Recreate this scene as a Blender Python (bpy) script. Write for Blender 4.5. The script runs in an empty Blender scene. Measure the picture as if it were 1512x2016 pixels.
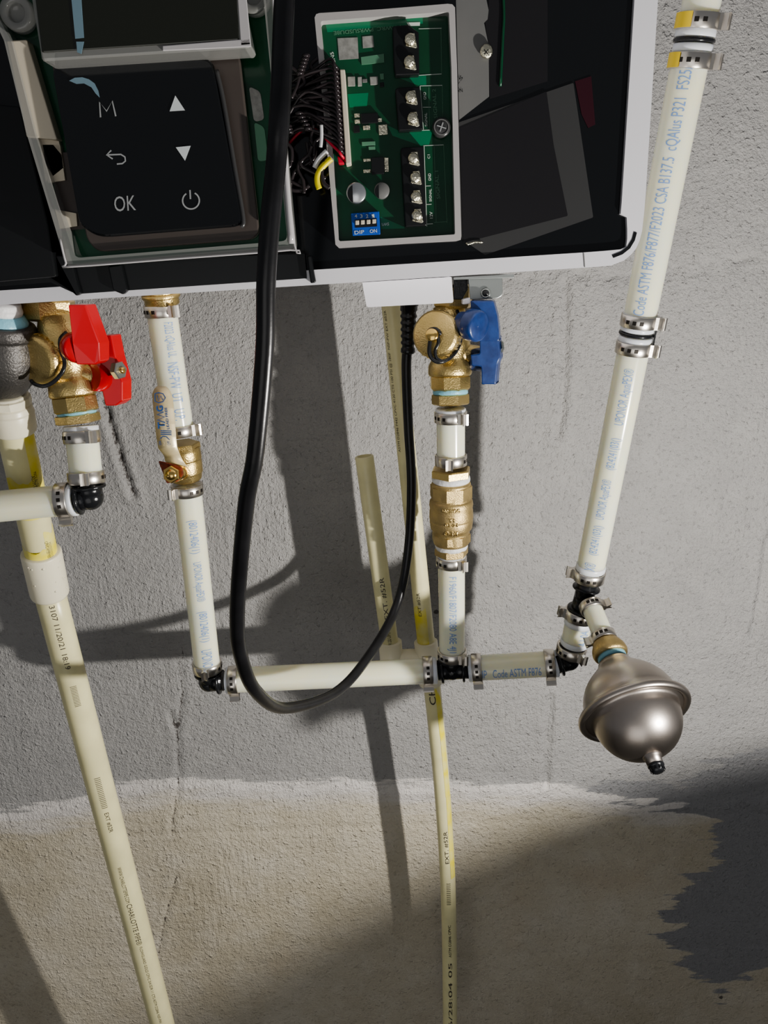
import bpy, bmesh, math, random
from mathutils import Vector, Matrix, noise
random.seed(4)
SC = bpy.context.scene
COL = SC.collection
# ------------------------------------------------------------------ camera
F = 1515.0; D = 0.75; ZC = 1.30
_sp = 1515/ math.sqrt(179**2+4692**2+1515**2); _cp = math.sqrt(1-_sp*_sp)
_sr = (179/ math.sqrt(179**2+4692**2+1515**2))/_cp; _cr = math.sqrt(1-_sr*_sr)
FW = Vector((0,_cp,-_sp)); RT = Vector((_cr,-_sr*_sp,-_sr*_cp)); UP = Vector((_sr,_cr*_sp,_cr*_cp))
CAM = Vector((0,-D,ZC))
def P(x, y, d=0.0):
    """point of the place seen at photo position x,y that stands d metres in front of the wall"""
    v = FW + RT*((x-756)/F) - UP*((y-1008)/F)
    return CAM + v*((D-d)/v.y)
def proj(p):
    q = p-CAM; z = q.dot(FW)
    return (756+F*q.dot(RT)/z, 1008-F*q.dot(UP)/z)
cd = bpy.data.cameras.new('camera'); cam = bpy.data.objects.new('camera', cd); COL.objects.link(cam)
cd.sensor_fit = 'VERTICAL'; cd.sensor_height = 36; cd.lens = F/2016*36; cd.clip_start = .01
M = Matrix((( RT.x, UP.x, -FW.x, CAM.x),(RT.y, UP.y, -FW.y, CAM.y),(RT.z, UP.z, -FW.z, CAM.z),(0,0,0,1)))
cam.matrix_world = M; SC.camera = cam
# ------------------------------------------------------------------ materials
def mat(name, col, rough=.5, metal=0, bump=0, bscale=300, var=0, vscale=30, sss=0, emit=0, coat=0, col2=None, alpha=1, trans=0, bdist=.001):
    m = bpy.data.materials.new(name); m.use_nodes = True
    nt = m.node_tree; N = nt.nodes; L = nt.links; b = N['Principled BSDF']
    b.inputs['Base Color'].default_value = (*col,1); b.inputs['Roughness'].default_value = rough
    b.inputs['Metallic'].default_value = metal
    tc = N.new('ShaderNodeTexCoord')
    if var or col2:
        n = N.new('ShaderNodeTexNoise'); n.inputs['Scale'].default_value = vscale; n.inputs['Detail'].default_value = 5
        L.new(tc.outputs['Object'], n.inputs['Vector'])
        r = N.new('ShaderNodeValToRGB'); r.color_ramp.elements[0].position = .35; r.color_ramp.elements[1].position = .65
        c2 = col2 or tuple(c*(1-var) for c in col)
        r.color_ramp.elements[0].color = (*c2,1); r.color_ramp.elements[1].color = (*col,1)
        L.new(n.outputs['Fac'], r.inputs['Fac']); L.new(r.outputs['Color'], b.inputs['Base Color'])
    if bump:
        n = N.new('ShaderNodeTexNoise'); n.inputs['Scale'].default_value = bscale; n.inputs['Detail'].default_value = 4
        L.new(tc.outputs['Object'], n.inputs['Vector'])
        u = N.new('ShaderNodeBump'); u.inputs['Strength'].default_value = bump; u.inputs['Distance'].default_value = bdist
        L.new(n.outputs['Fac'], u.inputs['Height']); L.new(u.outputs['Normal'], b.inputs['Normal'])
    if sss:
        b.inputs['Subsurface Weight'].default_value = sss
        b.inputs['Subsurface Radius'].default_value = (1,.85,.5); b.inputs['Subsurface Scale'].default_value = .008
    if coat: b.inputs['Coat Weight'].default_value = coat; b.inputs['Coat Roughness'].default_value = .08
    if emit: b.inputs['Emission Color'].default_value = (*col,1); b.inputs['Emission Strength'].default_value = emit
    if alpha < 1: b.inputs['Alpha'].default_value = alpha
    if trans: b.inputs['Transmission Weight'].default_value = trans
    return m
MT = dict(
 pex=mat('pex', (.86,.84,.65), .20, sss=.9, col2=(.79,.81,.68), vscale=25, bump=.05, bscale=60),
 collar=mat('pex_collar', (.78,.80,.80), .3, sss=.5),
 blueink=mat('blue_ink', (.20,.33,.62), .5),
 blackink=mat('black_ink', (.06,.05,.04), .6),
 cpvc=mat('cpvc', (.78,.73,.44), .32, var=.12, vscale=40, sss=.12, bump=.05, bscale=80),
 cpvcfit=mat('cpvc_fitting', (.80,.75,.58), .35, sss=.12, bump=.15, bscale=200),
 yellow=mat('yellow_primer', (.82,.70,.05), .4, col2=(.78,.72,.30), vscale=60),
 blackpl=mat('black_plastic', (.016,.017,.019), .22, bump=.25, bscale=350),
 rubber=mat('cord_rubber', (.018,.018,.02), .30, var=.4, vscale=60, bump=.08, bscale=200),
 steel=mat('stainless_clamp', (.70,.66,.60), .30, 1, bump=.1, bscale=150),
 steeldark=mat('steel_recess', (.06,.055,.05), .5, 1),
 brass=mat('brass', (.70,.54,.25), .30, .92, bump=.35, bscale=900, col2=(.55,.42,.18), vscale=60),
 brassold=mat('brass_cast', (.60,.46,.22), .42, .85, bump=.5, bscale=1200, col2=(.45,.34,.17), vscale=90, bdist=.0006),
 gold=mat('polished_brass', (.85,.60,.22), .2, 1),
 iron=mat('black_iron', (.10,.095,.09), .42, .6, bump=.6, bscale=700, bdist=.0008),
 tank=mat('brushed_tank_steel', (.60,.55,.50), .36, 1, col2=(.45,.40,.36), vscale=14, bump=.08, bscale=120),
 red=mat('red_paint', (.48,.006,.010), .32, coat=.3, bump=.1, bscale=100),
 blue=mat('blue_paint', (.009,.030,.13), .36, coat=.3, bump=.2, bscale=150, col2=(.018,.055,.20), vscale=120),
 white=mat('white_enamel', (.80,.79,.82), .38, bump=.03, bscale=900),
 panel=mat('black_gloss_panel', (.006,.007,.008), .12, coat=.5),
 panelm=mat('black_matte_panel', (.010,.011,.012), .35),
 plasrefl=mat('plastic_and_reflection_grey', (.055,.055,.055), .28),  # plastic parts, also the reflection painted on the heater cover
 plasrefld=mat('plastic_and_reflection_dark', (.020,.019,.021), .22),  # dark plastic, also the middle of the painted cover reflection
 grayp=mat('grey_housing_plastic', (.17,.17,.165), .4, bump=.1, bscale=120),
 crimson=mat('dark_red_streak', (.035,.004,.010), .4),
 green=mat('circuit_board_green', (.005,.085,.035), .25, coat=.5, col2=(.004,.055,.022), vscale=25),
 green2=mat('circuit_board_bright_green', (.008,.19,.085), .25, coat=.5),
 silk=mat('silkscreen_white', (.62,.68,.62), .5),
 silkd=mat('silkscreen_faded', (.10,.24,.15), .5),
 ltgray=mat('label_grey', (.33,.33,.31), .6, var=.3, vscale=400),
 frame=mat('grey_frame_plastic', (.46,.44,.43), .35),
 clear=mat('clear_housing', (.40,.40,.38), .15, alpha=.55, coat=.5),
 cleared=mat('clear_housing_edge', (.55,.53,.53), .12, coat=.6),
 brownp=mat('brown_grey_plate', (.085,.070,.062), .30),
 cream=mat('cream_connector', (.70,.63,.50), .45),
 icon=mat('icon_white', (.62,.66,.66), .5, emit=.04),
 icondim=mat('icon_grey', (.36,.37,.37), .5, emit=.02),
 lcd=mat('display_glass', (.012,.014,.006), .10, coat=1),
 film=mat('blue_grey_film', (.20,.30,.36), .3),
 dip=mat('blue_dip_switch', (.02,.10,.48), .35),
 solder=mat('tinned_screw', (.80,.76,.60), .22, 1, bump=.8, bscale=900, bdist=.0008),
 yellowwire=mat('yellow_wire', (.85,.72,.02), .35),
 whitewire=mat('white_wire', (.75,.75,.75), .35),
 redwire=mat('red_wire', (.6,.02,.05), .35),
 wire=mat('black_wire', (.035,.028,.03), .18),
 tape=mat('thread_tape', (.75,.75,.74), .5, bump=.6, bscale=400),
 paste=mat('blue_thread_sealant', (.25,.52,.62), .35, bump=.5, bscale=500),
 galv=mat('galvanised_steel', (.32,.34,.33), .35, .9, bump=.05),
 lever=mat('lever_chrome_cream', (.72,.63,.42), .33, .25, col2=(.62,.52,.30), vscale=70),
 navy=mat('navy_print', (.03,.10,.30), .5),
 rust=mat('rusty_red', (.25,.05,.02), .7, var=.5, vscale=300),
 alu=mat('aluminium_can', (.6,.62,.63), .3, .9),
 yelrefl=mat('yellow_reflection_paint', (.85,.62,.05), .3),  # yellow light reflected in the steel, put in as colour
)
# ------------------------------------------------------------------ object helpers
def nb(): return bmesh.new()
def root_loc(o):
    while o.parent: o = o.parent
    return o.location
def obj(name, bm, m, parent=None, smooth=None):
    me = bpy.data.meshes.new(name)
    if parent is None:
        vs = [v.co for v in bm.verts]
        org = Vector(((min(v.x for v in vs)+max(v.x for v in vs))/2, (min(v.y for v in vs)+max(v.y for v in vs))/2, min(v.z for v in vs)))
    else: org = Vector(root_loc(parent))
    for v in bm.verts: v.co -= org
    bm.to_mesh(me); bm.free(); me.materials.append(MT[m])
    o = bpy.data.objects.new(name, me); COL.objects.link(o)
    if parent: o.parent = parent
    else: o.location = org
    return o
def thing(name, label, cat, loc, group=None):
    o = bpy.data.objects.new(name, None); o.empty_display_size = .02; COL.objects.link(o); o.location = loc
    o['label'] = label; o['category'] = cat
    if group: o['group'] = group
    return o
def tag(o, label, cat, group=None):
    o['label'] = label; o['category'] = cat
    if group: o['group'] = group
    return o
def frame(A, B):
    """axis direction, direction facing the camera, direction to image right"""
    ax = (B-A).normalized(); c = (CAM-(A+B)/2); e1 = (c-ax*c.dot(ax)).normalized()
    e2 = ax.cross(e1)
    if e2.dot(RT if abs(ax.dot(RT))<.7 else -UP) < 0: e2 = -e2
    return ax, e1, e2
def lathe(bm, A, B, prof, seg=40, smooth=True, cap=True, rot=0):
    ax = (B-A).normalized(); _, e1, e2 = frame(A, B)
    e2 = ax.cross(e1)
    rings = []
    for t, r in prof:
        if r <= 1e-6: rings.append([bm.verts.new(A+ax*t)])
        else: rings.append([bm.verts.new(A+ax*t+e1*(r*math.cos(2*math.pi*k/seg+rot))+e2*(r*math.sin(2*math.pi*k/seg+rot))) for k in range(seg)])
    for a, b in zip(rings, rings[1:]):
        for k in range(seg):
            k2 = (k+1)%seg
            if len(a) == 1 and len(b) == 1: continue
            if len(a) == 1: f = bm.faces.new((a[0], b[k2], b[k]))
            elif len(b) == 1: f = bm.faces.new((a[k], a[k2], b[0]))
            else: f = bm.faces.new((a[k], a[k2], b[k2], b[k]))
            f.smooth = smooth
    if cap:
        if len(rings[0]) > 1: bm.faces.new(list(reversed(rings[0])))
        if len(rings[-1]) > 1: bm.faces.new(rings[-1])
    bmesh.ops.recalc_face_normals(bm, faces=bm.faces[:])
    return bm
def edges(prof, e=.0004):
    """give a profile crisp small bevels: duplicates points around corners"""
    out = []
    for i, (t, r) in enumerate(prof):
        out.append((t, r))
    res = [out[0]]
    for i in range(1, len(out)-1):
        a, p, c = Vector(out[i-1]), Vector(out[i]), Vector(out[i+1])
        la, lc = (a-p).length, (c-p).length
        if la < 1e-7 or lc < 1e-7: res.append(tuple(p)); continue
        q1 = p+(a-p)*min(.45, e/la); q2 = p+(c-p)*min(.45, e/lc)
        res += [tuple(q1), tuple(q2)]
    res.append(out[-1]); return res
def cyl(bm, A, B, r, r2=None, bev=.0006, seg=40, smooth=True):
    h = (B-A).length; r2 = r if r2 is None else r2
    b = min(bev, h*.3)
    pr = [(0,0),(0,r-b),(b,r),(h-b,r2),(h,r2-b),(h,0)]
    return lathe(bm, A, B, pr, seg, smooth, cap=False)
def pipe_mesh(A, B, r, ri=None, n=24):
    bm = nb(); h = (B-A).length
    if ri: pr = [(h,ri),(0,ri),(0,r-.0003),(.0003,r)]+[(h*i/n,r) for i in range(1,n)]+[(h-.0003,r),(h,r-.0003),(h,ri)]
    else: pr = [(0,0),(0,r-.0003),(.0003,r)]+[(h*i/n,r) for i in range(1,n)]+[(h-.0003,r),(h,r-.0003),(h,0)]
    lathe(bm, A, B, pr, 48, cap=False)
    return bm
def catmull(pts, n=8):
    out = []
    Q = [pts[0]]+list(pts)+[pts[-1]]
    for i in range(1, len(Q)-2):
        p0,p1,p2,p3 = Q[i-1],Q[i],Q[i+1],Q[i+2]
        for k in range(n):
            t = k/n
            out.append(.5*((2*p1)+(p2-p0)*t+(2*p0-5*p1+4*p2-p3)*t*t+(3*p1-p0-3*p2+p3)*t**3))
    out.append(Q[-2]); return out
def tube(bm, pts, r, seg=12, n=8, cap=True):
    pts = catmull(pts, n) if n > 1 else list(pts)
    rr = r if callable(r) else (lambda t: r)
    t0 = (pts[1]-pts[0]).normalized(); nrm = t0.orthogonal().normalized(); rings = []
    for i, p in enumerate(pts):
        t = (pts[min(i+1,len(pts)-1)]-pts[max(i-1,0)]).normalized()
        nrm = (nrm-t*nrm.dot(t)).normalized(); bi = t.cross(nrm); R = rr(i/(len(pts)-1))
        rings.append([bm.verts.new(p+nrm*(R*math.cos(2*math.pi*k/seg))+bi*(R*math.sin(2*math.pi*k/seg))) for k in range(seg)])
    for a, b in zip(rings, rings[1:]):
        for k in range(seg):
            f = bm.faces.new((a[k],a[(k+1)%seg],b[(k+1)%seg],b[k])); f.smooth = True
    if cap: bm.faces.new(list(reversed(rings[0]))); bm.faces.new(rings[-1])
    bmesh.ops.recalc_face_normals(bm, faces=bm.faces[:])
    return bm
def solid(bm, pts, ext, bev=0):
    """polygon in space extruded by a vector"""
    a = [bm.verts.new(p) for p in pts]; b = [bm.verts.new(p+ext) for p in pts]
    fs = [bm.faces.new(a), bm.faces.new(list(reversed(b)))]
    n = len(pts)
    for k in range(n): fs.append(bm.faces.new((a[k],b[k],b[(k+1)%n],a[(k+1)%n])))
    bmesh.ops.recalc_face_normals(bm, faces=fs)
    if bev:
        es = set(e for f in fs for e in f.edges)
        bmesh.ops.bevel(bm, geom=list(es), offset=bev, segments=2, affect='EDGES', profile=.5)
    return bm
def rnd(poly, r=10, n=5):
    """round the corners of a polygon given in photo positions"""
    out = []; N = len(poly)
    for i in range(N):
        p = Vector(poly[i][:2]); a = Vector(poly[i-1][:2]); c = Vector(poly[(i+1)%N][:2])
        q = poly[i][2] if len(poly[i]) > 2 else r
        if q <= 0: out.append((p.x,p.y)); continue
        p1 = p+(a-p).normalized()*min(q,(a-p).length*.49); p2 = p+(c-p).normalized()*min(q,(c-p).length*.49)
        for k in range(n+1):
            t = k/n; v = p1*(1-t)**2+p*2*t*(1-t)+p2*t*t; out.append((v.x,v.y))
    return out
def slab(bm, poly, d, th, bev=0):
    """upright slab parallel to the wall: its front is d in front of the wall, th thick"""
    return solid(bm, [P(x,y,d) for x,y in poly], Vector((0,th,0)), bev)
def ring_slab(bm, outer, inner, d, th):
    n = len(outer); A=[bm.verts.new(P(x,y,d)) for x,y in outer]; B=[bm.verts.new(P(x,y,d)) for x,y in inner]
    e = Vector((0,th,0)); A2=[bm.verts.new(v.co+e) for v in A]; B2=[bm.verts.new(v.co+e) for v in B]
    for k in range(n):
        j=(k+1)%n
        bm.faces.new((A[k],A[j],B[j],B[k])); bm.faces.new((A2[k],B2[k],B2[j],A2[j]))
        bm.faces.new((A[k],A2[k],A2[j],A[j])); bm.faces.new((B[k],B[j],B2[j],B2[k]))
    bmesh.ops.recalc_face_normals(bm, faces=bm.faces[:])
    return bm
def text_mesh(txt, size=1, bold=0):
    cu = bpy.data.curves.new('t', 'FONT'); cu.body = txt; cu.size = size; cu.offset = bold; cu.resolution_u = 3
    ob = bpy.data.objects.new('t', cu); COL.objects.link(ob)
    me = bpy.data.meshes.new_from_object(ob.evaluated_get(bpy.context.evaluated_depsgraph_get()))
    bm = nb(); bm.from_mesh(me)
    bpy.data.objects.remove(ob); bpy.data.curves.remove(cu); bpy.data.meshes.remove(me)
    return bm
def bounds(bm):
    xs=[v.co.x for v in bm.verts]; ys=[v.co.y for v in bm.verts]
    return min(xs),max(xs),min(ys),max(ys)
def flat_text(bm, txt, p0, p1, h, d, bold=0, off=.0002):
    """text on a surface parallel to the wall, running from p0 to p1 (photo positions), letters h tall"""
    t = text_mesh(txt, 1, bold)
    x0,x1,y0,y1 = bounds(t)
    O = P(*p0,d+off); X = P(*p1,d+off)-O
    u = Vector((p1[0]-p0[0],p1[1]-p0[1])).normalized(); w = (p0[0]+u.y*h, p0[1]-u.x*h)
    Y = P(*w,d+off)-O
    for v in t.verts: v.co = O+X*((v.co.x-x0)/(x1-x0))+Y*((v.co.y-y0)/(y1-y0))
    merge(bm, t); return bm
def merge(bm, t):
    me = bpy.data.meshes.new('x'); t.to_mesh(me); t.free(); bm.from_mesh(me); bpy.data.meshes.remove(me)
def stroke(bm, pts, w, d, off=.0002):
    n = len(pts); L=[]; R=[]
    for i,p in enumerate(pts):
        a=Vector(pts[max(i-1,0)]); b=Vector(pts[min(i+1,n-1)]); t=(b-a).normalized(); q=Vector((-t.y,t.x))*w/2
        L.append(bm.verts.new(P(p[0]+q.x,p[1]+q.y,d+off))); R.append(bm.verts.new(P(p[0]-q.x,p[1]-q.y,d+off)))
    for i in range(n-1): bm.faces.new((L[i],L[i+1],R[i+1],R[i]))
    return bm
def pipe_text(bm, A, B, r, txt, t0, t1, h, ang=0, up=False, bold=0):
    """text printed along a pipe between fractions t0..t1, h metres tall, turned ang degrees from facing the viewer"""
    t = text_mesh(txt, 1, bold); x0,x1,y0,y1 = bounds(t)
    for k in range(1,5):
        g = t.verts[:]+t.edges[:]+t.faces[:]
        bmesh.ops.bisect_plane(t, geom=g, plane_co=(0,y0+(y1-y0)*k/5,0), plane_no=(0,1,0))
    ax = (B-A).normalized(); L=(B-A).length; _, e1, _e = frame(A,B); e2 = ax.cross(e1); sg = 1 if e2.dot(_e) > 0 else -1
    for v in t.verts:
        s=(v.co.x-x0)/(x1-x0); q=((v.co.y-y0)/(y1-y0)-.5)*h
        s = t0+(t1-t0)*s
        # reading along +axis: letters' up direction is e1 x ax
        a = math.radians(ang)*sg - q/r
        v.co = A+ax*(s*L)+(e1*math.cos(a)+e2*math.sin(a))*(r+.00012)
    merge(bm, t); return bm
# ------------------------------------------------------------------ parts kits
def clamp(px, py, d, A, B, ang, label, r=.0116, w=.0085, group=None, tint=False, tilt=0):
    """stainless pinch clamp around the axis A-B, centred at the photo position"""
    ax, e1, e2 = frame(A, B); c = P(px,py,d)
    t = (c-A).dot(ax); c = A+ax*t
    if ax.z < 0: ax = -ax
    root = thing('hose_clamp', label, 'clamp', c, group)
    a = c-ax*w/2; b = c+ax*w/2
    R = r+.0011
    bm = nb(); lathe(bm, a, b, edges([(0,r-.0006),(0,R),(w,R),(w,r-.0006),(0,r-.0006)],.0003), 56, cap=False)
    # dimples on the band
    obj('band', bm, 'steel', root)
    th = math.radians(ang)
    def dirv(q): return e1*math.cos(q)+e2*math.sin(q)
    n = dirv(th); tg = -e1*math.sin(th)+e2*math.cos(th)
    # pinched ear: two legs closing to a waist and a flared crown
    bm = nb()
    prof=[(-.0030,0),(-.0014,.0020),(-.0022,.0050),(-.0028,.0062),(-.0013,.0057),(0,.0044),(.0013,.0057),(.0028,.0062),(.0022,.0050),(.0014,.0020),(.0030,0)]
    pts = [a+n*(R-.0005+h)+tg*s for s,h in prof]
    solid(bm, pts, ax*w, 0)
    obj('ear', bm, 'steel', root)
    bm = nb()
    for k, da in enumerate((-62,-84,-106)):
        q = th+math.radians(da)*(1 if ang >= 0 else -1)
        m_ = c+dirv(q)*(R-.0003); tt = -e1*math.sin(q)+e2*math.cos(q)
        s1 = .0013
        solid(bm, [m_+tt*s1+ax*s1, m_-tt*s1+ax*s1, m_-tt*s1-ax*s1, m_+tt*s1-ax*s1], dirv(q)*.0006, .0002)
    obj('slot', bm, 'steeldark', root)
    return root
def collar(A, B, t, w=.004, r=.0122):
    ax=(B-A).normalized(); bm=nb(); cyl(bm, A+ax*(t-w/2), A+ax*(t+w/2), r)
    return bm
def pex(p0, p1, label, r=.0111, texts=(), collars=True, group=None, name='pex_pipe'):
    A, B = P(*p0), P(*p1)
    root = thing(name, label, 'pipe', B if B.z < A.z else A, group)
    obj('tube', pipe_mesh(A, B, r), 'pex', root)
    if collars:
        L=(B-A).length
        for t in ([.002, L-.002] if collars is True else collars):
            obj('end_ring', collar(A,B,t if t>=0 else L+t, r=r+.0006), 'collar', root)
    if texts:
        bm = nb()
        for tx in texts: pipe_text(bm, A, B, r, *tx)
        obj('printing', bm, 'blueink', root)
    return A, B, root
def hexnut(bm, A, B, r, rot=.26):
    h=(B-A).length
    lathe(bm, A, B, [(0,0),(0,r*.9),(h*.12,r),(h*.88,r),(h,r*.9),(h,0)], 6, False, cap=False, rot=rot)
# =================================================================== WALL
import bisect
LIN = [P(1100,548,0).z - .2032*k for k in range(-3,8)]
JX = P(1104,700,0).x
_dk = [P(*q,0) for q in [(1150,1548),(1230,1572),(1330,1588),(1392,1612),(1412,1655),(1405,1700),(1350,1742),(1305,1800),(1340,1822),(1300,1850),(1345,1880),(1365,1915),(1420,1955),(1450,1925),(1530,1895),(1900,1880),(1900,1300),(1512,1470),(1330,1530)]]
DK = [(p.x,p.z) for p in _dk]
def sdist(x,z,poly):
    ins=False; best=9; n=len(poly)
    for i in range(n):
        ax_,az=poly[i]; bx,bz=poly[(i+1)%n]
        if (az>z)!=(bz>z) and x < (bx-ax_)*(z-az)/(bz-az)+ax_: ins = not ins
        dx,dz=bx-ax_,bz-az; t=max(0,min(1,((x-ax_)*dx+(z-az)*dz)/(dx*dx+dz*dz+1e-12)))
        q=math.hypot(x-ax_-dx*t, z-az-dz*t); best=min(best,q)
    return best if ins else -best
PE = [P(*q,0) for q in [(-300,1605),(60,1592),(120,1580),(230,1548),(330,1530),(480,1542),(640,1535),(800,1545),(900,1540),(1000,1545),(1100,1545),(1180,1560),(1300,1575),(1800,1570)]]
PE = sorted((p.x,p.z) for p in PE)
def paint_edge(x):
    for (a,za),(b,zb) in zip(PE,PE[1:]):
        if a<=x<=b: return za+(zb-za)*(x-a)/(b-a)
    return PE[0][1] if x<PE[0][0] else PE[-1][1]
def seg_d(x,z,pts):
    best=9
    for (ax_,az),(bx,bz) in zip(pts,pts[1:]):
        dx,dz=bx-ax_,bz-az; t=max(0,min(1,((x-ax_)*dx+(z-az)*dz)/(dx*dx+dz*dz+1e-12)))
        best=min(best,math.hypot(x-ax_-dx*t,z-az-dz*t))
    return best
def px2(l): return [(P(x,y,0).x,P(x,y,0).z) for x,y in l]
CR1 = px2([(352,1290),(360,1360),(350,1440),(335,1400)]); CR2 = px2([(335,1410),(350,1450),(352,1540),(343,1600),(340,1640)])
CR3 = px2([(350,1720),(330,1790),(322,1830),(312,1880)])
CR0 = px2([(365,1120),(358,1200),(360,1300)])
GR1 = px2([(206,790),(222,850),(240,910),(262,975)])
GR2 = px2([(1112,560),(1113,640),(1111,720),(1109,800),(1098,860)])
GR3 = px2([(1084,1375),(1078,1450),(1075,1545)])
GR4 = px2([(1512,1060),(1500,1150),(1482,1250)])
GR5 = px2([(1040,548),(1140,540),(1250,545),(1330,520),(1400,525),(1512,500)])
xs=[]; x=-.62
while x<=.62: xs.append(x); x+=.003
zs=[]; z=-1.02
while z<=.30: zs.append(z); z+=.003
xs=[-2.2,-1.4,-.9]+xs+[.9,1.4,2.2]; zs=[-1.30,-1.15]+zs+[.5,.8,1.3]
def wall_h(x,z):
    """relief of the wall, metres towards the room; z absolute"""
    v=Vector((x,0,z))
    h = .0012*noise.noise(v*6)+.0006*noise.noise(v*23+Vector((5,0,0)))+.00028*noise.noise(v*95)+.00022*noise.noise(v*190)
    jit = .0022*noise.noise(v*35)
    for zz in LIN:
        q=abs(z-zz+jit)
        if q<.02: h -= .0009*math.exp(-(q/.0045)**2)*(.6+.6*noise.noise(v*14))
    for pts,dep,w in ((GR1,.0045,.0026),(GR2,.0036,.0030),(GR3,.0034,.0026),(GR4,.0032,.0026),(CR1,.0014,.0016),(CR2,.0016,.0014),(CR3,.0014,.0016),(CR0,.0006,.0012)):
        if min(a[0] for a in pts)-.03<x<max(a[0] for a in pts)+.03 and min(a[1] for a in pts)-.03<z<max(a[1] for a in pts)+.03:
            q=seg_d(x,z,pts)+.0012*noise.noise(v*120)
            h -= dep*math.exp(-(q/w)**2)
            h += dep*.35*math.exp(-((q-.008)/.003)**2)
    q=seg_d(x,z,GR5) if z>P(1100,600,0).z else 9
    if q<.03: h -= .0026*math.exp(-(q/.004)**2)*max(0,.3+1.4*noise.noise(v*60))
    # below the paint line the block sits a little prouder
    e=paint_edge(x)+.004*noise.noise(v*30)
    s=1/(1+math.exp((z-e)/.004)); h += .0016*s
    h += .0016*math.exp(-((z-e+.010)/.007)**2)*(.6+noise.noise(v*50))
    return h
bm=nb(); grid=[]; mk=[]; dk=[]; cr=[]
for zz in zs:
    z=ZC+zz; row=[]
    for x in xs:
        row.append(bm.verts.new((x,-wall_h(x,z),z)))
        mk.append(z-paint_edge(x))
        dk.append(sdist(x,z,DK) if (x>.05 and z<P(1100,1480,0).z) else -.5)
        q=9
        for pts,w in ((CR1,1),(CR2,1),(CR3,1),(CR0,1.4),(GR1,.45)):
            if pts[0][0]-.05<x<pts[0][0]+.05: q=min(q,(seg_d(x,z,pts)+(.0025*noise.noise(Vector((x,0,z))*150) if w<1 else 0))*w)
        cr.append(q)
    grid.append(row)
for a,b in zip(grid,grid[1:]):
    for k in range(len(xs)-1):
        f=bm.faces.new((a[k],a[k+1],b[k+1],b[k])); f.smooth=True
me=bpy.data.meshes.new('wall_back'); bm.to_mesh(me); bm.free()
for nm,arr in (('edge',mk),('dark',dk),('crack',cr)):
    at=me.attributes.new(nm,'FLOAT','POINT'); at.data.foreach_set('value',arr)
wall=bpy.data.objects.new('wall_back',me); COL.objects.link(wall); wall['kind']='structure'
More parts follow.
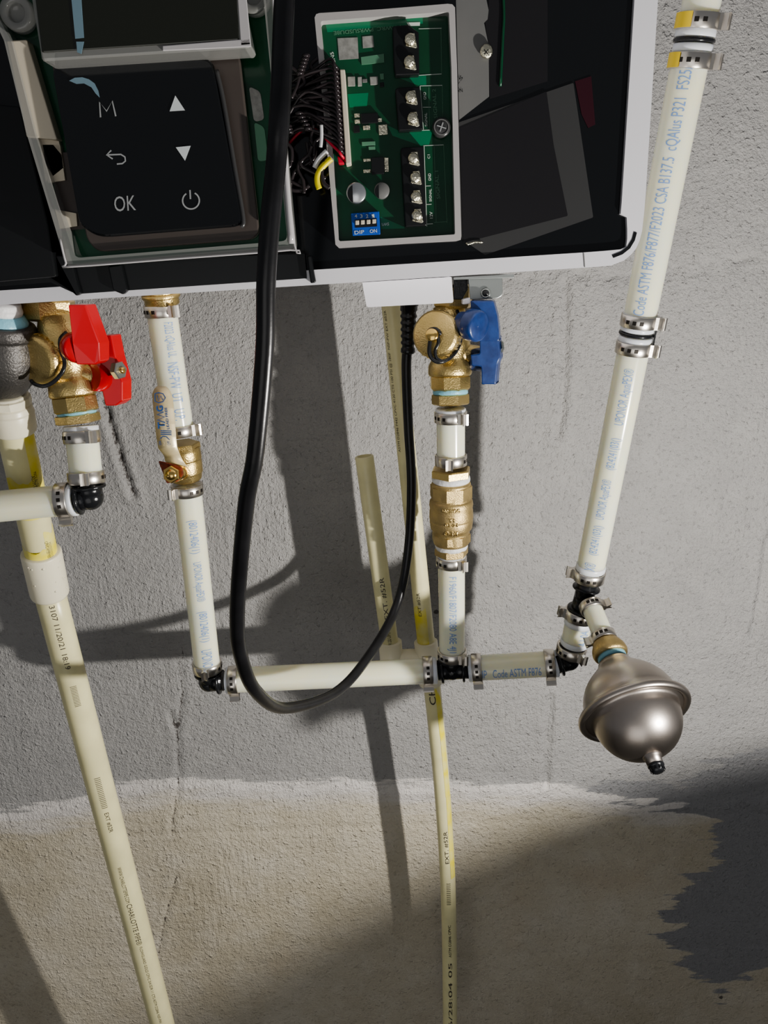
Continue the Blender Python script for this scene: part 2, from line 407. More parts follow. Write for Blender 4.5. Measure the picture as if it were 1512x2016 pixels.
def wall_mat():
    m=bpy.data.materials.new('painted_block'); m.use_nodes=True; nt=m.node_tree; N=nt.nodes; L=nt.links; b=N['Principled BSDF']
    tc=N.new('ShaderNodeTexCoord')
    def nz(sc,det=4,rough=.55,vec=None):
        n=N.new('ShaderNodeTexNoise'); n.inputs['Scale'].default_value=sc; n.inputs['Detail'].default_value=det; n.inputs['Roughness'].default_value=rough
        L.new(vec or tc.outputs['Object'],n.inputs['Vector']); return n.outputs['Fac']
    def mth(op,a,c=None,clampv=False):
        n=N.new('ShaderNodeMath'); n.operation=op; n.use_clamp=clampv
        for i,v in enumerate((a,c)):
            if v is None: continue
            if isinstance(v,(int,float)): n.inputs[i].default_value=v
            else: L.new(v,n.inputs[i])
        return n.outputs[0]
    def mr(v,a,c,d=0,e=1):
        n=N.new('ShaderNodeMapRange'); n.clamp=True
        L.new(v,n.inputs[0])
        for i,q in zip((1,2,3,4),(a,c,d,e)): n.inputs[i].default_value=q
        return n.outputs[0]
    def mix(f,a,c):
        n=N.new('ShaderNodeMix'); n.data_type='RGBA'
        if isinstance(f,(int,float)): n.inputs[0].default_value=f
        else: L.new(f,n.inputs[0])
        for i,q in ((6,a),(7,c)):
            if isinstance(q,tuple): n.inputs[i].default_value=(*q,1)
            else: L.new(q,n.inputs[i])
        return n.outputs[2]
    def attr(nm):
        n=N.new('ShaderNodeAttribute'); n.attribute_name=nm; return n.outputs['Fac']
    st=N.new('ShaderNodeMapping'); st.inputs['Scale'].default_value=(.22,1,1.4); L.new(tc.outputs['Object'],st.inputs['Vector'])
    streak=nz(60,5,.6,st.outputs['Vector'])
    n1=nz(5,5); n2=nz(28,5); n3=nz(240,3)
    gray=mix(n1,(.29,.285,.28),(.37,.362,.352)); gray=mix(mr(n2,.35,.75,0,.5),gray,(.41,.40,.385))
    beige=mix(mr(n1,.35,.65),(.46,.41,.31),(.58,.53,.43)); beige=mix(mr(n2,.45,.8,0,.6),beige,(.62,.58,.50))
    rustn=mr(nz(4.5,6),.60,.75,0,.45); beige=mix(rustn,beige,(.46,.34,.20))
    pale=(.62,.59,.56)
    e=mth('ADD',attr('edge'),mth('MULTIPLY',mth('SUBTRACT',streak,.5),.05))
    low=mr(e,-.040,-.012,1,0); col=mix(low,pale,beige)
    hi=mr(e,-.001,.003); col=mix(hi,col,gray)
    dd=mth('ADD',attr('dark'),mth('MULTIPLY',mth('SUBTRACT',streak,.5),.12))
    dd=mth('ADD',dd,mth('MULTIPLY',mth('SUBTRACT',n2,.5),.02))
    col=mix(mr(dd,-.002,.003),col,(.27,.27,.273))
    ck=mth('ADD',attr('crack'),mth('MULTIPLY',mth('SUBTRACT',nz(300),.5),.006))
    col=mix(mr(ck,.0002,.0012,.85,0),col,(.05,.04,.035))
    vor=N.new('ShaderNodeTexVoronoi'); vor.inputs['Scale'].default_value=17; L.new(tc.outputs['Object'],vor.inputs['Vector'])
    pit=mr(mth('ADD',vor.outputs['Distance'],mth('MULTIPLY',mth('SUBTRACT',n3,.5),.06)),.035,.055,.8,0)
    sel=N.new('ShaderNodeSeparateColor'); L.new(vor.outputs['Color'],sel.inputs[0]); pit=mth('MULTIPLY',pit,mr(sel.outputs[0],.75,.76))
    col=mix(pit,col,(.05,.045,.04))
    L.new(col,b.inputs['Base Color']); b.inputs['Roughness'].default_value=.62
    b.inputs['Specular IOR Level'].default_value=.45
    h=mth('ADD',mth('MULTIPLY',nz(330,4,.6),.55),mth('MULTIPLY',nz(900,2,.5),.25))
    h=mth('ADD',h,mth('MULTIPLY',nz(120,5,.65),.7)); h=mth('ADD',h,mth('MULTIPLY',mr(nz(230,2,.5),.58,.85),.5))
    h=mth('SUBTRACT',h,mth('MULTIPLY',mr(nz(150,4,.6),.64,.85),.5))
    st2=N.new('ShaderNodeMapping'); st2.inputs['Scale'].default_value=(1,1,.12); L.new(tc.outputs['Object'],st2.inputs['Vector'])
    h=mth('ADD',h,mth('MULTIPLY',nz(230,4,.6,st2.outputs['Vector']),mr(nz(7,2),.48,.64,0,.7)))
    bp=N.new('ShaderNodeBump'); bp.inputs['Strength'].default_value=1.0; bp.inputs['Distance'].default_value=.0034
    L.new(h,bp.inputs['Height']); L.new(bp.outputs['Normal'],b.inputs['Normal'])
    return m
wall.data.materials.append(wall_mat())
# floor of the room, below the view
bm=nb(); solid(bm,[Vector((-2.2,.0,0)),Vector((2.2,.0,0)),Vector((2.2,-3,0)),Vector((-2.2,-3,0))],Vector((0,0,-.05)))
MT['conc']=mat('concrete_floor',(.20,.19,.17),.7,var=.3,vscale=4,bump=.4,bscale=60)
fl=obj('floor',bm,'conc'); fl['kind']='structure'
# =================================================================== PEX RUNS
R34=.0111; R12=.0080
# right riser
RB=P(1160,1132,.172); RT_=P(1394,-60,.232)
def rpt(py):
    """point on the right riser at photo height py"""
    lo,hi=0,1
    for _ in range(40):
        m=(lo+hi)/2; q=proj(RB+(RT_-RB)*m)
        if q[1]>py: lo=m
        else: hi=m
    return RB+(RT_-RB)*lo
def seg_pipe(A,B,label,texts=(),rings=True,r=R34,group=None):
    root=thing('pex_pipe',label,'pipe',A if A.z<B.z else B,group)
    obj('tube',pipe_mesh(A,B,r),'pex',root); L=(B-A).length
    if rings:
        for t in (.0025,L-.0025): obj('end_ring',collar(A,B,t,.005,r+.0007),'collar',root)
    if texts:
        bm=nb()
        for tx in texts: pipe_text(bm,A,B,r,*tx)
        obj('printing',bm,'blueink',root)
    return root
a,b=rpt(1122),rpt(676)
seg_pipe(a,b,'long clear-white plastic pipe on the right below the paired clamps, blue printing',
  [('PEX\u00ae',.0,.065,0.0090,-4),('(824241(03()',.105,.245,0.0082,2),('UPONOR AquaPEX\u00ae',.275,.455,0.0090,2),('(824241(03()',.50,.635,0.0082,4),('UPONOR AquaPEX\u00ae',.69,.915,0.0090,4)])
a,b=rpt(632),rpt(104)
seg_pipe(a,b,'milky plastic pipe rising past the white heater corner, printed with standards text',
  [('Code ASTM F876/F877/F2023 CSA B137.5  cQAIus P321  FS25/50',.035,.985,0.0088,-4)])
a,b=rpt(52),rpt(-55)
seg_pipe(a,b,'short end of plastic pipe entering at the top right corner')
# couplings on the riser
def coupling(y0,y1,label,bars):
    A,B=rpt(y0),rpt(y1)
    root=thing('pipe_coupling',label,'coupling',A)
    bm=nb(); cyl(bm,A,B,.0085); obj('body',bm,'blackpl',root)
    m=(A+B)/2; ax=(B-A).normalized()
    bm=nb(); cyl(bm,m-ax*.0012,m+ax*.0012,.0122); obj('stop_ring',bm,'blackpl',root)
    if bars:
        bm=nb(); _,e1,e2=frame(A,B); c=m+e2*.0118+e1*.003
        solid(bm,[c-ax*.009+e1*.001,c+ax*.008+e1*.001,c+ax*.008-e1*.0012,c-ax*.009-e1*.0012],e2*.0012,.0002); obj('stop_tab',bm,'blackpl',root)
    for s in (-1,1):
        bm=nb(); cyl(bm,m+ax*s*.0016,m+ax*s*.0060,.0117); obj('expansion_ring',bm,'collar',root)
    return root
coupling(700,612,'black-ribbed plastic coupling in the middle of the right pipe',True)
coupling(130,30,'coupling with a dark stop ring high on the right pipe',False)
def rclamp(py,ang,label,**k):
    q=rpt(py); x,y=proj(q); return clamp(x,y,-q.y,RB,RT_,ang,label,r=.0116,**k)
c1=rclamp(631,72,'upper steel clamp of the pair halfway up the right pipe')
c2=rclamp(684,72,'lower steel clamp of the pair halfway up the right pipe')
c3=rclamp(43,80,'steel clamp with a painted yellow reflection nearest the top right of the picture')
c4=rclamp(121,80,'slotted clamp with a painted yellow reflection just under the dark stop ring')
for c,py in ((c3,43),(c4,121)):
    q=rpt(py); ax,e1,e2=frame(RB,RT_); bm=nb(); n=9; R=.0131; v=[]
    for k in range(n+1):
        t=math.radians(-78+ (62 if py==43 else 50)*k/n); dr=e1*math.cos(t)+e2*math.sin(t)
        v.append((bm.verts.new(q+dr*R-ax*.0040),bm.verts.new(q+dr*R+ax*.0040)))
    for (p1,p2),(p3,p4) in zip(v,v[1:]): f=bm.faces.new((p1,p2,p4,p3)); f.smooth=True
    obj('yellow_reflection_patch',bm,'yelrefl',c)  # yellow reflection painted on the left of the clamp
rclamp(1143,-82,'steel clamp at the foot of the long right pipe, ear to the left')
# lower right: elbow, short riser, tee
EB=P(1119,1302,.163); ET=P(1150,1178,.170)
seg_pipe(P(1130,1268,.165),P(1140,1219,.168),'stubby plastic pipe between the elbow and the branch tee',[('9.4.1.04\u00b73',.05,.95,0.0077,38)])
clamp(1126,1279,.164,EB,ET,45,'clamp on top of the lower right black elbow')
clamp(1141,1209,.168,EB,ET,-75,'clamp directly below the branch tee, behind the tank stub')
def joint(name,label,arms,rc,parts=()):
    """moulded fitting: arms meet at a centre; every arm is (point, radius)"""
    root=thing(name,label,'fitting',rc)
    bm=nb()
    for p,r in arms:
        tube(bm,[rc,p],r,24,1)
    bmesh.ops.create_icosphere(bm,subdivisions=3,radius=max(r for _,r in arms)*1.02,matrix=Matrix.Translation(rc))
    for f in bm.faces: f.smooth = len(f.verts)<=4
    obj('body',bm,'blackpl',root)
    for p,r in arms:
        ax=(p-rc).normalized(); bm=nb(); L=(p-rc).length
        cyl(bm,rc+ax*(L*.60),rc+ax*(L*.60+.0022),r+.0030); obj('flange',bm,'blackpl',root)
    return root
joint('pipe_elbow','black plastic elbow at the lower right, joining level and upright pipes',[(P(1096,1306,.163),.0088),(P(1128,1277,.164),.0088)],P(1120,1300,.163))
BS=P(1160,1184,.184); BE=P(1297,1521,.312)
joint('pipe_tee','black plastic branch tee above the steel tank',[(P(1157,1146,.171),.0082),(P(1141,1208,.168),.0082),(BS+(BE-BS)*.10,.0065)],P(1149,1180,.170))
# branch to the tank (half inch)
def bpt(py):
    lo,hi=0,1
    for _ in range(40):
        m=(lo+hi)/2; q=proj(BS+(BE-BS)*m)
        if q[1]<py: lo=m
        else: hi=m
    return BS+(BE-BS)*lo
bax=(BE-BS).normalized()
seg_pipe(bpt(1188),bpt(1262),'thin plastic stub angling out from the tee to the steel tank',rings=False,r=R12)
def bclamp(py,ang,label):
    q=bpt(py); x,y=proj(q); return clamp(x,y,-q.y,BS,BE,ang,label,r=R12+.0005,w=.007)
bclamp(1196,100,'smooth steel clamp at the tee end of the thin tank stub')
bclamp(1255,-85,'clamp with ear at left on the brass neck above the tank')
# tank
T0=bpt(1264)
root=thing('expansion_tank','round brushed-steel mini tank hanging out on the thin stub','tank',BE)
tl=lambda py:(bpt(py)-T0).length
n0,n1,r0,e0=tl(1262),tl(1292),tl(1394),tl(1521)
bm=nb(); lathe(bm,T0,BE,edges([(0,0),(0,.0098),(.006,.0128),(n1-.003,.0135),(n1,.0125),(n1,0)],.0006),32,cap=False); obj('brass_neck',bm,'brassold',root)
bm=nb(); cyl(bm,T0+bax*(n1-.001),T0+bax*(n1+.0035),.0108); obj('thread_sealant',bm,'paste',root)
RR=.0390
def arc(c,rx,ry,t0,t1,n=14,sx=1):
    return [(c+rx*math.sin(math.radians(t0+(t1-t0)*k/n))*sx, ry*math.cos(math.radians(t0+(t1-t0)*k/n))) for k in range(n+1)]
up=[(n1+.001,0),(n1+.001,.0085),(n1+.004,.0098),(n1+.0055,.0120)]
h=r0-n1-.006
up+=[(n1+.0055+h*t,r_) for t,r_ in ((.06,.0130),(.12,.0145),(.20,.0178),(.30,.0220),(.40,.0258),(.50,.0287),(.62,.0313),(.75,.0331),(.88,.0342),(1,.0348))]
up+= [(r0+.0005,RR-.003),(r0+.0018,RR)]
lathe_bm=nb(); lathe(lathe_bm,T0,BE,up+[(r0+.002,RR)],64,cap=False); obj('upper_shell',lathe_bm,'tank',root)
bm=nb(); rim=[(r0+.0036+.0030*math.cos(math.radians(q)), RR-.0008+.0026*math.sin(math.radians(q))) for q in range(200,-161,-20)]
lathe(bm,T0,BE,rim,64,cap=False); obj('rolled_flange',bm,'tank',root)
LD=e0-r0-.018; rl=.0314
lo=[(r0+.004,RR-.0022),(r0+.0046,rl+.0015),(r0+.0065,rl)]+[(r0+.0065+(LD)*math.sin(math.radians(q)),rl*math.cos(math.radians(q))**.9 if q<90 else 0) for q in range(6,91,6)]
bm=nb(); lathe(bm,T0,BE,lo,64,cap=False); obj('lower_dome',bm,'tank',root)
ds=r0+.0065+LD
bm=nb(); lathe(bm,T0,BE,[(ds-.003,0),(ds-.003,.0072),(ds+.0005,.0066),(ds+.0015,.0058),(ds+.006,.0054),(ds+.006,0)],24,cap=False); obj('valve_stem',bm,'tank',root)
bm=nb(); st=ds+.0055; ln=e0-st
pr=edges([(st,0),(st,.0058),(st+ln*.3,.0056),(st+ln*.35,.0051),(e0-.002,.0048),(e0,.0034),(e0,0)],.0004)
lathe(bm,T0,BE,pr,24,cap=False)
for k in range(14):
    t=2*math.pi*k/14; _,e1,e2=frame(T0,BE); dr=e1*math.cos(t)+e2*math.sin(t); tt=-e1*math.sin(t)+e2*math.cos(t)
    c=T0+bax*(st+ln*.38)+dr*.0048
    solid(bm,[c-tt*.0003,c+tt*.0003,c+tt*.0003+bax*ln*.45,c-tt*.0003+bax*ln*.45],dr*.0004)
obj('valve_cap',bm,'blackpl',root)
# lower level run
HA,HB=P(420,1341,.148),P(870,1319,.150); HC,HD=P(905,1317,.151),P(1112,1305,.162)
seg_pipe(P(446,1339.5,.148),P(860,1320,.150),'long level plastic pipe at the bottom, crossed by the black cord')
seg_pipe(P(922,1316,.152),P(1099,1306,.160),'short level plastic pipe printed Code ASTM, right of the centre tee',
   [('UIP   Code ASTM F876',.10,.80,0.0082,34)])
clamp(461,1339,.148,HA,HB,100,'clamp with ear below at the left end of the long level pipe')
clamp(842,1321,.150,HA,HB,96,'dark clamp at the right end of the long level pipe, beside the tee')
clamp(939,1315,.153,HC,HD,100,'dimpled clamp at the left end of the short level pipe')
clamp(1082,1307,.160,HC,HD,98,'clamp at the right end of the short level pipe, by the elbow')
joint('pipe_elbow','black plastic elbow at the foot of the left white pipe',[(P(440,1339,.148),.0092),(P(409,1317,.149),.0092)],P(412,1341,.148))
joint('pipe_tee','black plastic tee under the centre pipe',[(P(862,1320,.150),.0088),(P(922,1316,.152),.0088),(P(889,1292,.150),.0092)],P(890,1318,.151))
# centre column
CT,CB=P(887,780,.158),P(890,1300,.150)
def on(A,B,py):
    lo,hi=0,1
    for _ in range(40):
        m=(lo+hi)/2; q=proj(A+(B-A)*m)
        if q[1]<py: lo=m
        else: hi=m
    return A+(B-A)*lo
def oclamp(A,B,py,ang,label,**k):
    q=on(A,B,py); x,y=proj(q); return clamp(x,y,-q.y,A,B,ang,label,**k)
seg_pipe(on(CT,CB,804),on(CT,CB,908),'short plastic pipe between the blue valve and the check valve')
seg_pipe(on(CT,CB,1092),on(CT,CB,1292),'upright centre plastic pipe below the check valve, faint blue printing',
   [('F1960/F1807/F2080 A8E 4J1',.16,.90,0.0080,0)])
oclamp(CT,CB,820,38,'clamp just below the blue-handled valve')
oclamp(CT,CB,905,-4,'clamp just above the brass check valve')
oclamp(CT,CB,1104,38,'clamp just below the brass check valve')
oclamp(CT,CB,1287,40,'dark clamp on top of the centre black tee')
# check valve
A=on(CT,CB,915); B=on(CT,CB,1098); ax=(B-A).normalized(); H=(B-A).length
f=lambda py:(on(CT,CB,py)-A).length
root=thing('check_valve','cast brass check valve in the centre column, raised lettering','valve',B)
bm=nb(); hexnut(bm,A+ax*f(922),A+ax*f(938),.0166,.1); obj('upper_hex',bm,'brass',root)
bm=nb(); lathe(bm,A,B,edges([(f(936),0),(f(936),.0148),(f(944),.0155),(f(948),.0148),(f(950),0)],.0005),32,cap=False); obj('upper_thread_tape',bm,'tape',root)
pr=[(f(948),0),(f(948),.0148),(f(951),.0158),(f(982),.0160),(f(984),.0172),(f(992),.0178),(f(1000),.0172),(f(1003),.0176),(f(1018),.0179),(f(1021),.0174),(f(1024),.0177),(f(1038),.0170),(f(1041),.0158),(f(1046),.0150),(f(1067),.0148),(f(1070),.0138),(f(1070),0)]
bm=nb(); lathe(bm,A,B,edges(pr,.0004),48,cap=False); obj('body',bm,'brassold',root)
bm=nb(); lathe(bm,A,B,[(f(953),.0150),(f(955),.0172),(f(978),.0172),(f(980),.0160)],8,False,rot=.2); obj('wrench_flats',bm,'brassold',root); bm=nb(); lathe(bm,A,B,[(f(1047),.0145),(f(1049),.0160),(f(1064),.0160),(f(1067),.0140)],8,False,rot=.2); obj('wrench_flats',bm,'brassold',root)
bm=nb(); lathe(bm,A,B,[(f(1068),0),(f(1068),.0130),(f(1074),.0136),(f(1079),.0128),(f(1079),0)],32,cap=False); obj('lower_thread_tape',bm,'tape',root)
bm=nb(); hexnut(bm,A+ax*f(1077),A+ax*f(1092),.0142,.3); obj('lower_hex',bm,'brassold',root)
bm=nb()
def raised(bm,A,ax,py,r,txt,w,h):
    t=text_mesh(txt,1,.02); x0,x1,y0,y1=bounds(t); c=on(CT,CB,py); _,e1,e2=frame(A,A+ax)
    for v in t.verts:
        q=((v.co.x-x0)/(x1-x0)-.5)*w/r; z=((v.co.y-y0)/(y1-y0)-.5)*h
        v.co=c-ax*z+(e1*math.cos(q)+e2*math.sin(q))*(r+.0005)
    r_=bmesh.ops.extrude_face_region(t,geom=t.faces[:])
    for v in [g for g in r_['geom'] if isinstance(g,bmesh.types.BMVert)]:
        p=v.co-c; p-=ax*p.dot(ax); v.co-=p.normalized()*.0012
    merge(bm,t)
raised(bm,A,ax,992,.0178,'100WOG',.014,.0034); raised(bm,A,ax,1010,.0178,'Y1',.005,.0032); raised(bm,A,ax,1019,.0178,'03 21',.010,.0032); raised(bm,A,ax,1036,.0172,'\u00ae 3/4',.011,.0048)
obj('raised_lettering',bm,'brass',root)
# left white column with ball valve
LT,LM=P(314.5,585,.165),P(361,905,.160); LN,LB=P(366,940,.158),P(409,1322,.149)
seg_pipe(on(LT,LM,606),on(LT,LM,858),'upright plastic pipe under the heater with a handle crossing it',
   [('F2023 cQAIus UL',.10,.36,0.0080,14),('NSF-PW  UT   U.P.',.40,.85,0.0080,12)])
seg_pipe(on(LN,LB,953),on(LN,LB,1316),'left white upright pipe printed in blue below the ball valve',
   [('(8012406(1)',.16,.33,0.0090,2),('UPONOR AquaPEX\u00ae',.375,.585,0.0090,2),('(8012406(1)',.64,.81,0.0090,2),('UPONOR',.855,.975,0.0090,4)])
oclamp(LT,LM,612,32,'rust-tinged clamp right under the heater outlet stub')
oclamp(LT,LM,846,62,'bright clamp partly behind the ball valve handle')
oclamp(LN,LB,963,-48,'clamp just below the lever ball valve')
oclamp(LN,LB,1311,-10,'clamp on top of the lower left black elbow')
A=P(316,578,.166); B=P(320,600,.165)
root=thing('brass_nipple','round brass outlet stub coming out of the heater bottom','fitting',B)
bm=nb(); cyl(bm,A+(A-B)*1.6,B,.0125); obj('collar',bm,'brass',root)
bm=nb(); cyl(bm,A+(B-A)*.0,A+(B-A)*.4,.0138); obj('flange',bm,'brass',root)
# ball valve
VA,VB=P(356.5,868,.160),P(368,951,.158); ax=(VB-VA).normalized()
f=lambda py:(on(VA,VB,py)-VA).length
root=thing('ball_valve','brass ball valve with a long cream lever on the left white pipe','valve',VB)
bm=nb(); hexnut(bm,VA+ax*f(872),VA+ax*f(886),.0142,.5); obj('hex_end',bm,'brass',root)
bm=nb(); lathe(bm,VA,VB,edges([(f(880),0),(f(880),.0132),(f(888),.0139),(f(903),.0141),(f(905),.0134),(f(908),.0139),(f(929),.0137),(f(932),.0130),(f(942),.0122),(f(946),.0105),(f(946),0)],.0004),40,cap=False); obj('body',bm,'brass',root)
_,e1,e2=frame(VA,VB)
SC_=P(338,934,.193)  # stem end
SB=VA+ax*f(928)
bm=nb(); cyl(bm,SB,SC_+(SB-SC_).normalized()*.004,.0062,bev=.0005); obj('stem',bm,'gold',root)
sd=(SC_-SB).normalized()
bm=nb(); hexnut(bm,SC_-sd*.004,SC_+sd*.0022,.0066,.3); lathe(bm,SC_,SC_+sd,[(.0015,.0042),(.0026,.0040),(.0026,0)],20,cap=False); obj('stem_nut',bm,'gold',root)
side=sd.cross(Vector((0,0,1))).normalized()
if side.dot(RT)<0: side=-side
upv=side.cross(sd).normalized()
if upv.z<0: upv=-upv
def LVP(px,py,off):
    """point on the lever sheet plane through SC_ + sd*off"""
    o=SC_+sd*off; v=P(px,py,0)-CAM; return CAM+v*((o-CAM).dot(sd)/v.dot(sd))
bm=nb(); fl_=[LVP(x,y,-.0035) for x,y in rnd([(311,907),(344,914),(358,920),(361,934),(350,948),(328,952),(320,930)],4)]
solid(bm,fl_,-sd*.0014,.0003); obj('lever_hub',bm,'rust',root)
bm=nb()
prof=[((324,908),(369,920),-.0032),((324,903),(359,906),-.0022),((321,895),(353,893),.0030),((311,883),(348,879),.0062),((307,858),(346,860),.0068),((304,830),(344,835),.0068),((301,800),(341.5,804),.0068),((299,776),(339,781),.0068),((303,766),(334,769),.0068),((309,760),(327,761),.0068)]
top=[];th=.0016
for (l,r_,o) in prof:
    top.append([bm.verts.new(LVP(*l,o)),bm.verts.new(LVP(*r_,o)),bm.verts.new(LVP(*r_,o)-sd*th),bm.verts.new(LVP(*l,o)-sd*th)])
for a,b in zip(top,top[1:]):
    for k in range(4): bm.faces.new((a[k],a[(k+1)%4],b[(k+1)%4],b[k]))
bm.faces.new(top[0]); bm.faces.new(list(reversed(top[-1]))); bmesh.ops.recalc_face_normals(bm,faces=bm.faces[:])
bmesh.ops.bevel(bm,geom=bm.edges[:],offset=.0004,segments=2,affect='EDGES')
for q in bm.faces: q.smooth=True
lev=obj('lever',bm,'lever',root)
def lev_text(bm,txt,p0,p1,h,bold=0):
    t=text_mesh(txt,1,bold); x0,x1,y0,y1=bounds(t); o=.0071
    u=Vector((p1[0]-p0[0],p1[1]-p0[1])).normalized()
    O=LVP(*p0,o);X=LVP(*p1,o)-O;Y=LVP(p0[0]+u.y*h,p0[1]-u.x*h,o)-O
    for v in t.verts: v.co=O+X*((v.co.x-x0)/(x1-x0))+Y*((v.co.y-y0)/(y1-y0))
    merge(bm,t)
bm=nb(); lev_text(bm,'T',(325,843),(324,830),14,.03); lev_text(bm,'G',(322,810),(321,798),14,.03)
lev_text(bm,'LEAD FREE',(334,845),(329,802),5,.01); lev_text(bm,'ON',(318,876),(317,868),5); lev_text(bm,'OFF',(336,876),(335,868),6)
def lstroke(bm,pts,w):
    n=len(pts);L=[];R=[]
    for i,p in enumerate(pts):
        a=Vector(pts[max(i-1,0)]);b=Vector(pts[min(i+1,n-1)]);t=(b-a).normalized();q=Vector((-t.y,t.x))*w/2
        L.append(bm.verts.new(LVP(p[0]+q.x,p[1]+q.y,.0071)));R.append(bm.verts.new(LVP(p[0]-q.x,p[1]-q.y,.0071)))
    for i in range(n-1): bm.faces.new((L[i],L[i+1],R[i+1],R[i]))
lstroke(bm,[(305,775),(305,790),(312,793),(321,791),(326,783),(321,775),(312,773),(305,775)],1.6)
lstroke(bm,[(309,778),(312,789),(317,779),(321,788)],1.4)
lstroke(bm,[(325,832),(310,827),(324,821),(309,816),(322,811)],2.2)
for yy in (848,851.5,855): lstroke(bm,[(316,yy),(338,yy+1)],1.6)
lstroke(bm,[(315,864),(320,859),(328,860),(334,866)],1.5)
obj('lever_printing',bm,'navy',lev)
# =================================================================== LEFT HOT SIDE
# short pipe, elbow and level pipe below the red valve
QT,QB=P(156,812,.214),P(172,958,.222)
seg_pipe(on(QT,QB,838),on(QT,QB,945),'short plastic pipe under the red-handled valve')
oclamp(QT,QB,860,22,'clamp just below the red-handled valve')
oclamp(QT,QB,940,-5,'clamp on top of the left black elbow')
WA,WB=P(-120,1008,.232),P(165,981,.224)
seg_pipe(P(-118,1008,.232),P(146,983,.225),'greenish plastic pipe running off the left edge',rings=False)
bm=nb(); A_,B_=P(140,984,.225),P(150,983,.225); cyl(bm,A_,B_,.0118); tag(obj('expansion_ring',bm,'collar'),'milky ring between the left level pipe and the black elbow','ring')
q=on(WA,WB,983); clamp(126,986,.226,WA,WB,82,'clamp with ear below on the pipe leaving at the left edge')
joint('pipe_elbow','wet black plastic elbow beneath the red-handled valve',[(P(146,983,.225),.0086),(P(173,950,.223),.0090)],P(178,979,.224))
# hot service valve -------------------------------------------------
def service_valve(label,axA,axB,f,hexr,parent_mats,paste_at):
    root=thing('service_valve',label,'valve',axB)
    return root
HAx,HBx=P(108,596,.208),P(157,842,.216); hx=(HBx-HAx).normalized()
g=lambda py:(on(HAx,HBx,py)-HAx).length
root=thing('service_valve','brass isolation valve with two red handles under the heater','valve',HBx)
bm=nb(); hexnut(bm,P(88,588,.200),P(92,630,.200),.0205,.2); obj('union_nut',bm,'brass',root)
bm=nb(); lathe(bm,HAx,HBx,edges([(g(622),0),(g(622),.0125),(g(650),.0150),(g(680),.0165),(g(712),.0150),(g(722),.0135),(g(745),.0125),(g(750),.0150),(g(778),.0160),(g(782),.0140),(g(782),0)],.0008),40,cap=False); obj('body',bm,'brass',root)
bm=nb(); lathe(bm,HAx,HBx,[(g(780),.0130),(g(782),.0155),(g(808),.0157),(g(811),.0140)],8,False,rot=.35); obj('wrench_flats',bm,'brass',root)
bm=nb(); cyl(bm,HAx+hx*g(809),HAx+hx*g(816),.0132); obj('thread_sealant',bm,'paste',root)
bm=nb(); hexnut(bm,HAx+hx*g(815),HAx+hx*g(833),.0150,.5); obj('lower_nut',bm,'brass',root)
# drain cap on the left
cA=P(118,700,.205); cB=P(66,712,.228)
cx=(cB-cA).normalized()
bm=nb(); cyl(bm,cA-cx*.004,cA+cx*.008,.0125); obj('drain_port',bm,'brass',root)
bm=nb(); c0=(cA-cB).length
lathe(bm,cA,cB,edges([(c0-.013,.0100),(c0-.013,.0165),(c0-.004,.0172),(c0-.0015,.0160),(c0,.0140),(c0-.0006,0)],.0006),44,cap=False)
_,e1,_2=frame(cA,cB); e2=cx.cross(e1)
for k in range(22):
    t=2*math.pi*k/22; dr=e1*math.cos(t)+e2*math.sin(t); tt=-e1*math.sin(t)+e2*math.cos(t); c=cA+cx*(c0-.012)+dr*.0164
    solid(bm,[c-tt*.0008,c+tt*.0008,c+tt*.0008+cx*.007,c-tt*.0008+cx*.007],dr*.0012,.0002)
obj('drain_cap',bm,'brass',root)
bm=nb(); tube(bm,[P(130,655,.222),P(119,668,.228),P(120,690,.230),P(127,712,.230),P(124,730,.232),P(108,750,.234),P(88,760,.236),P(70,757,.236),P(62,750,.232)],.0014,8,6); obj('cap_strap',bm,'blackpl',root)
# upper red wing
def plate(bm,pts,d0,d1,bev=.0006):
    """plate whose face runs through photo positions at depth d0 with thickness down to d1"""
    return slab(bm,pts,d0,d0-d1,bev)
bm=nb(); solid(bm,[P(134,600,.246),P(168,600,.243),P(196,676,.240),P(196,712,.240),P(188,718,.240),P(150,718,.243),P(143,676,.246)],Vector((.003,.011,0)),.0008)
wing=obj('drain_handle',bm,'red',root)
bm=nb(); cA2=P(150,690,.236); cB2=P(163,694,.252); bx=(cB2-cA2).normalized()
lathe(bm,P(140,680,.228),P(166,690,.250),edges([(0,0),(0,.0065),(.006,.0070),(.008,.0100),(.015,.0100),(.017,.0090),(.017,0)],.0008),32,cap=False); obj('handle_boss',bm,'red',wing)
bm=nb(); cyl(bm,P(196,682,.2335),P(199.5,682,.2335),.0036); obj('handle_hole',bm,'galv',wing)
# lower red handle (T-bar) on stem going right
sA=P(150,735,.212); sB=P(205,742,.206)
bm=nb(); cyl(bm,sA,sB,.0085); obj('valve_stem',bm,'brass',root)
bm=nb(); solid(bm,[P(198,660,.214),P(218,660,.214),P(226,700,.214),P(232,722,.214),P(240,752,.214),P(240,790,.214),P(228,799,.214),P(207,799,.214),P(199,763,.214),P(192,740,.214),P(199,706,.214)],Vector((.004,.010,0)),.0008)
lh=obj('main_handle',bm,'red',root)
bm=nb(); lathe(bm,P(180,741,.216),P(206,742,.207),[(0,.0098),(0,.0098),(.012,.0104)],32); obj('handle_hub',bm,'red',lh)
bm=nb(); cN=P(232,729,.217); nN=(CAM-cN).normalized()*.5+RT*.85; nN.normalize()
hexnut(bm,cN-nN*.002,cN+nN*.003,.0062,.2); obj('handle_nut',bm,'galv',lh)
bm=nb(); cyl(bm,cN+nN*.002,cN+nN*.0055,.0022); obj('stem_tip',bm,'gold',lh)
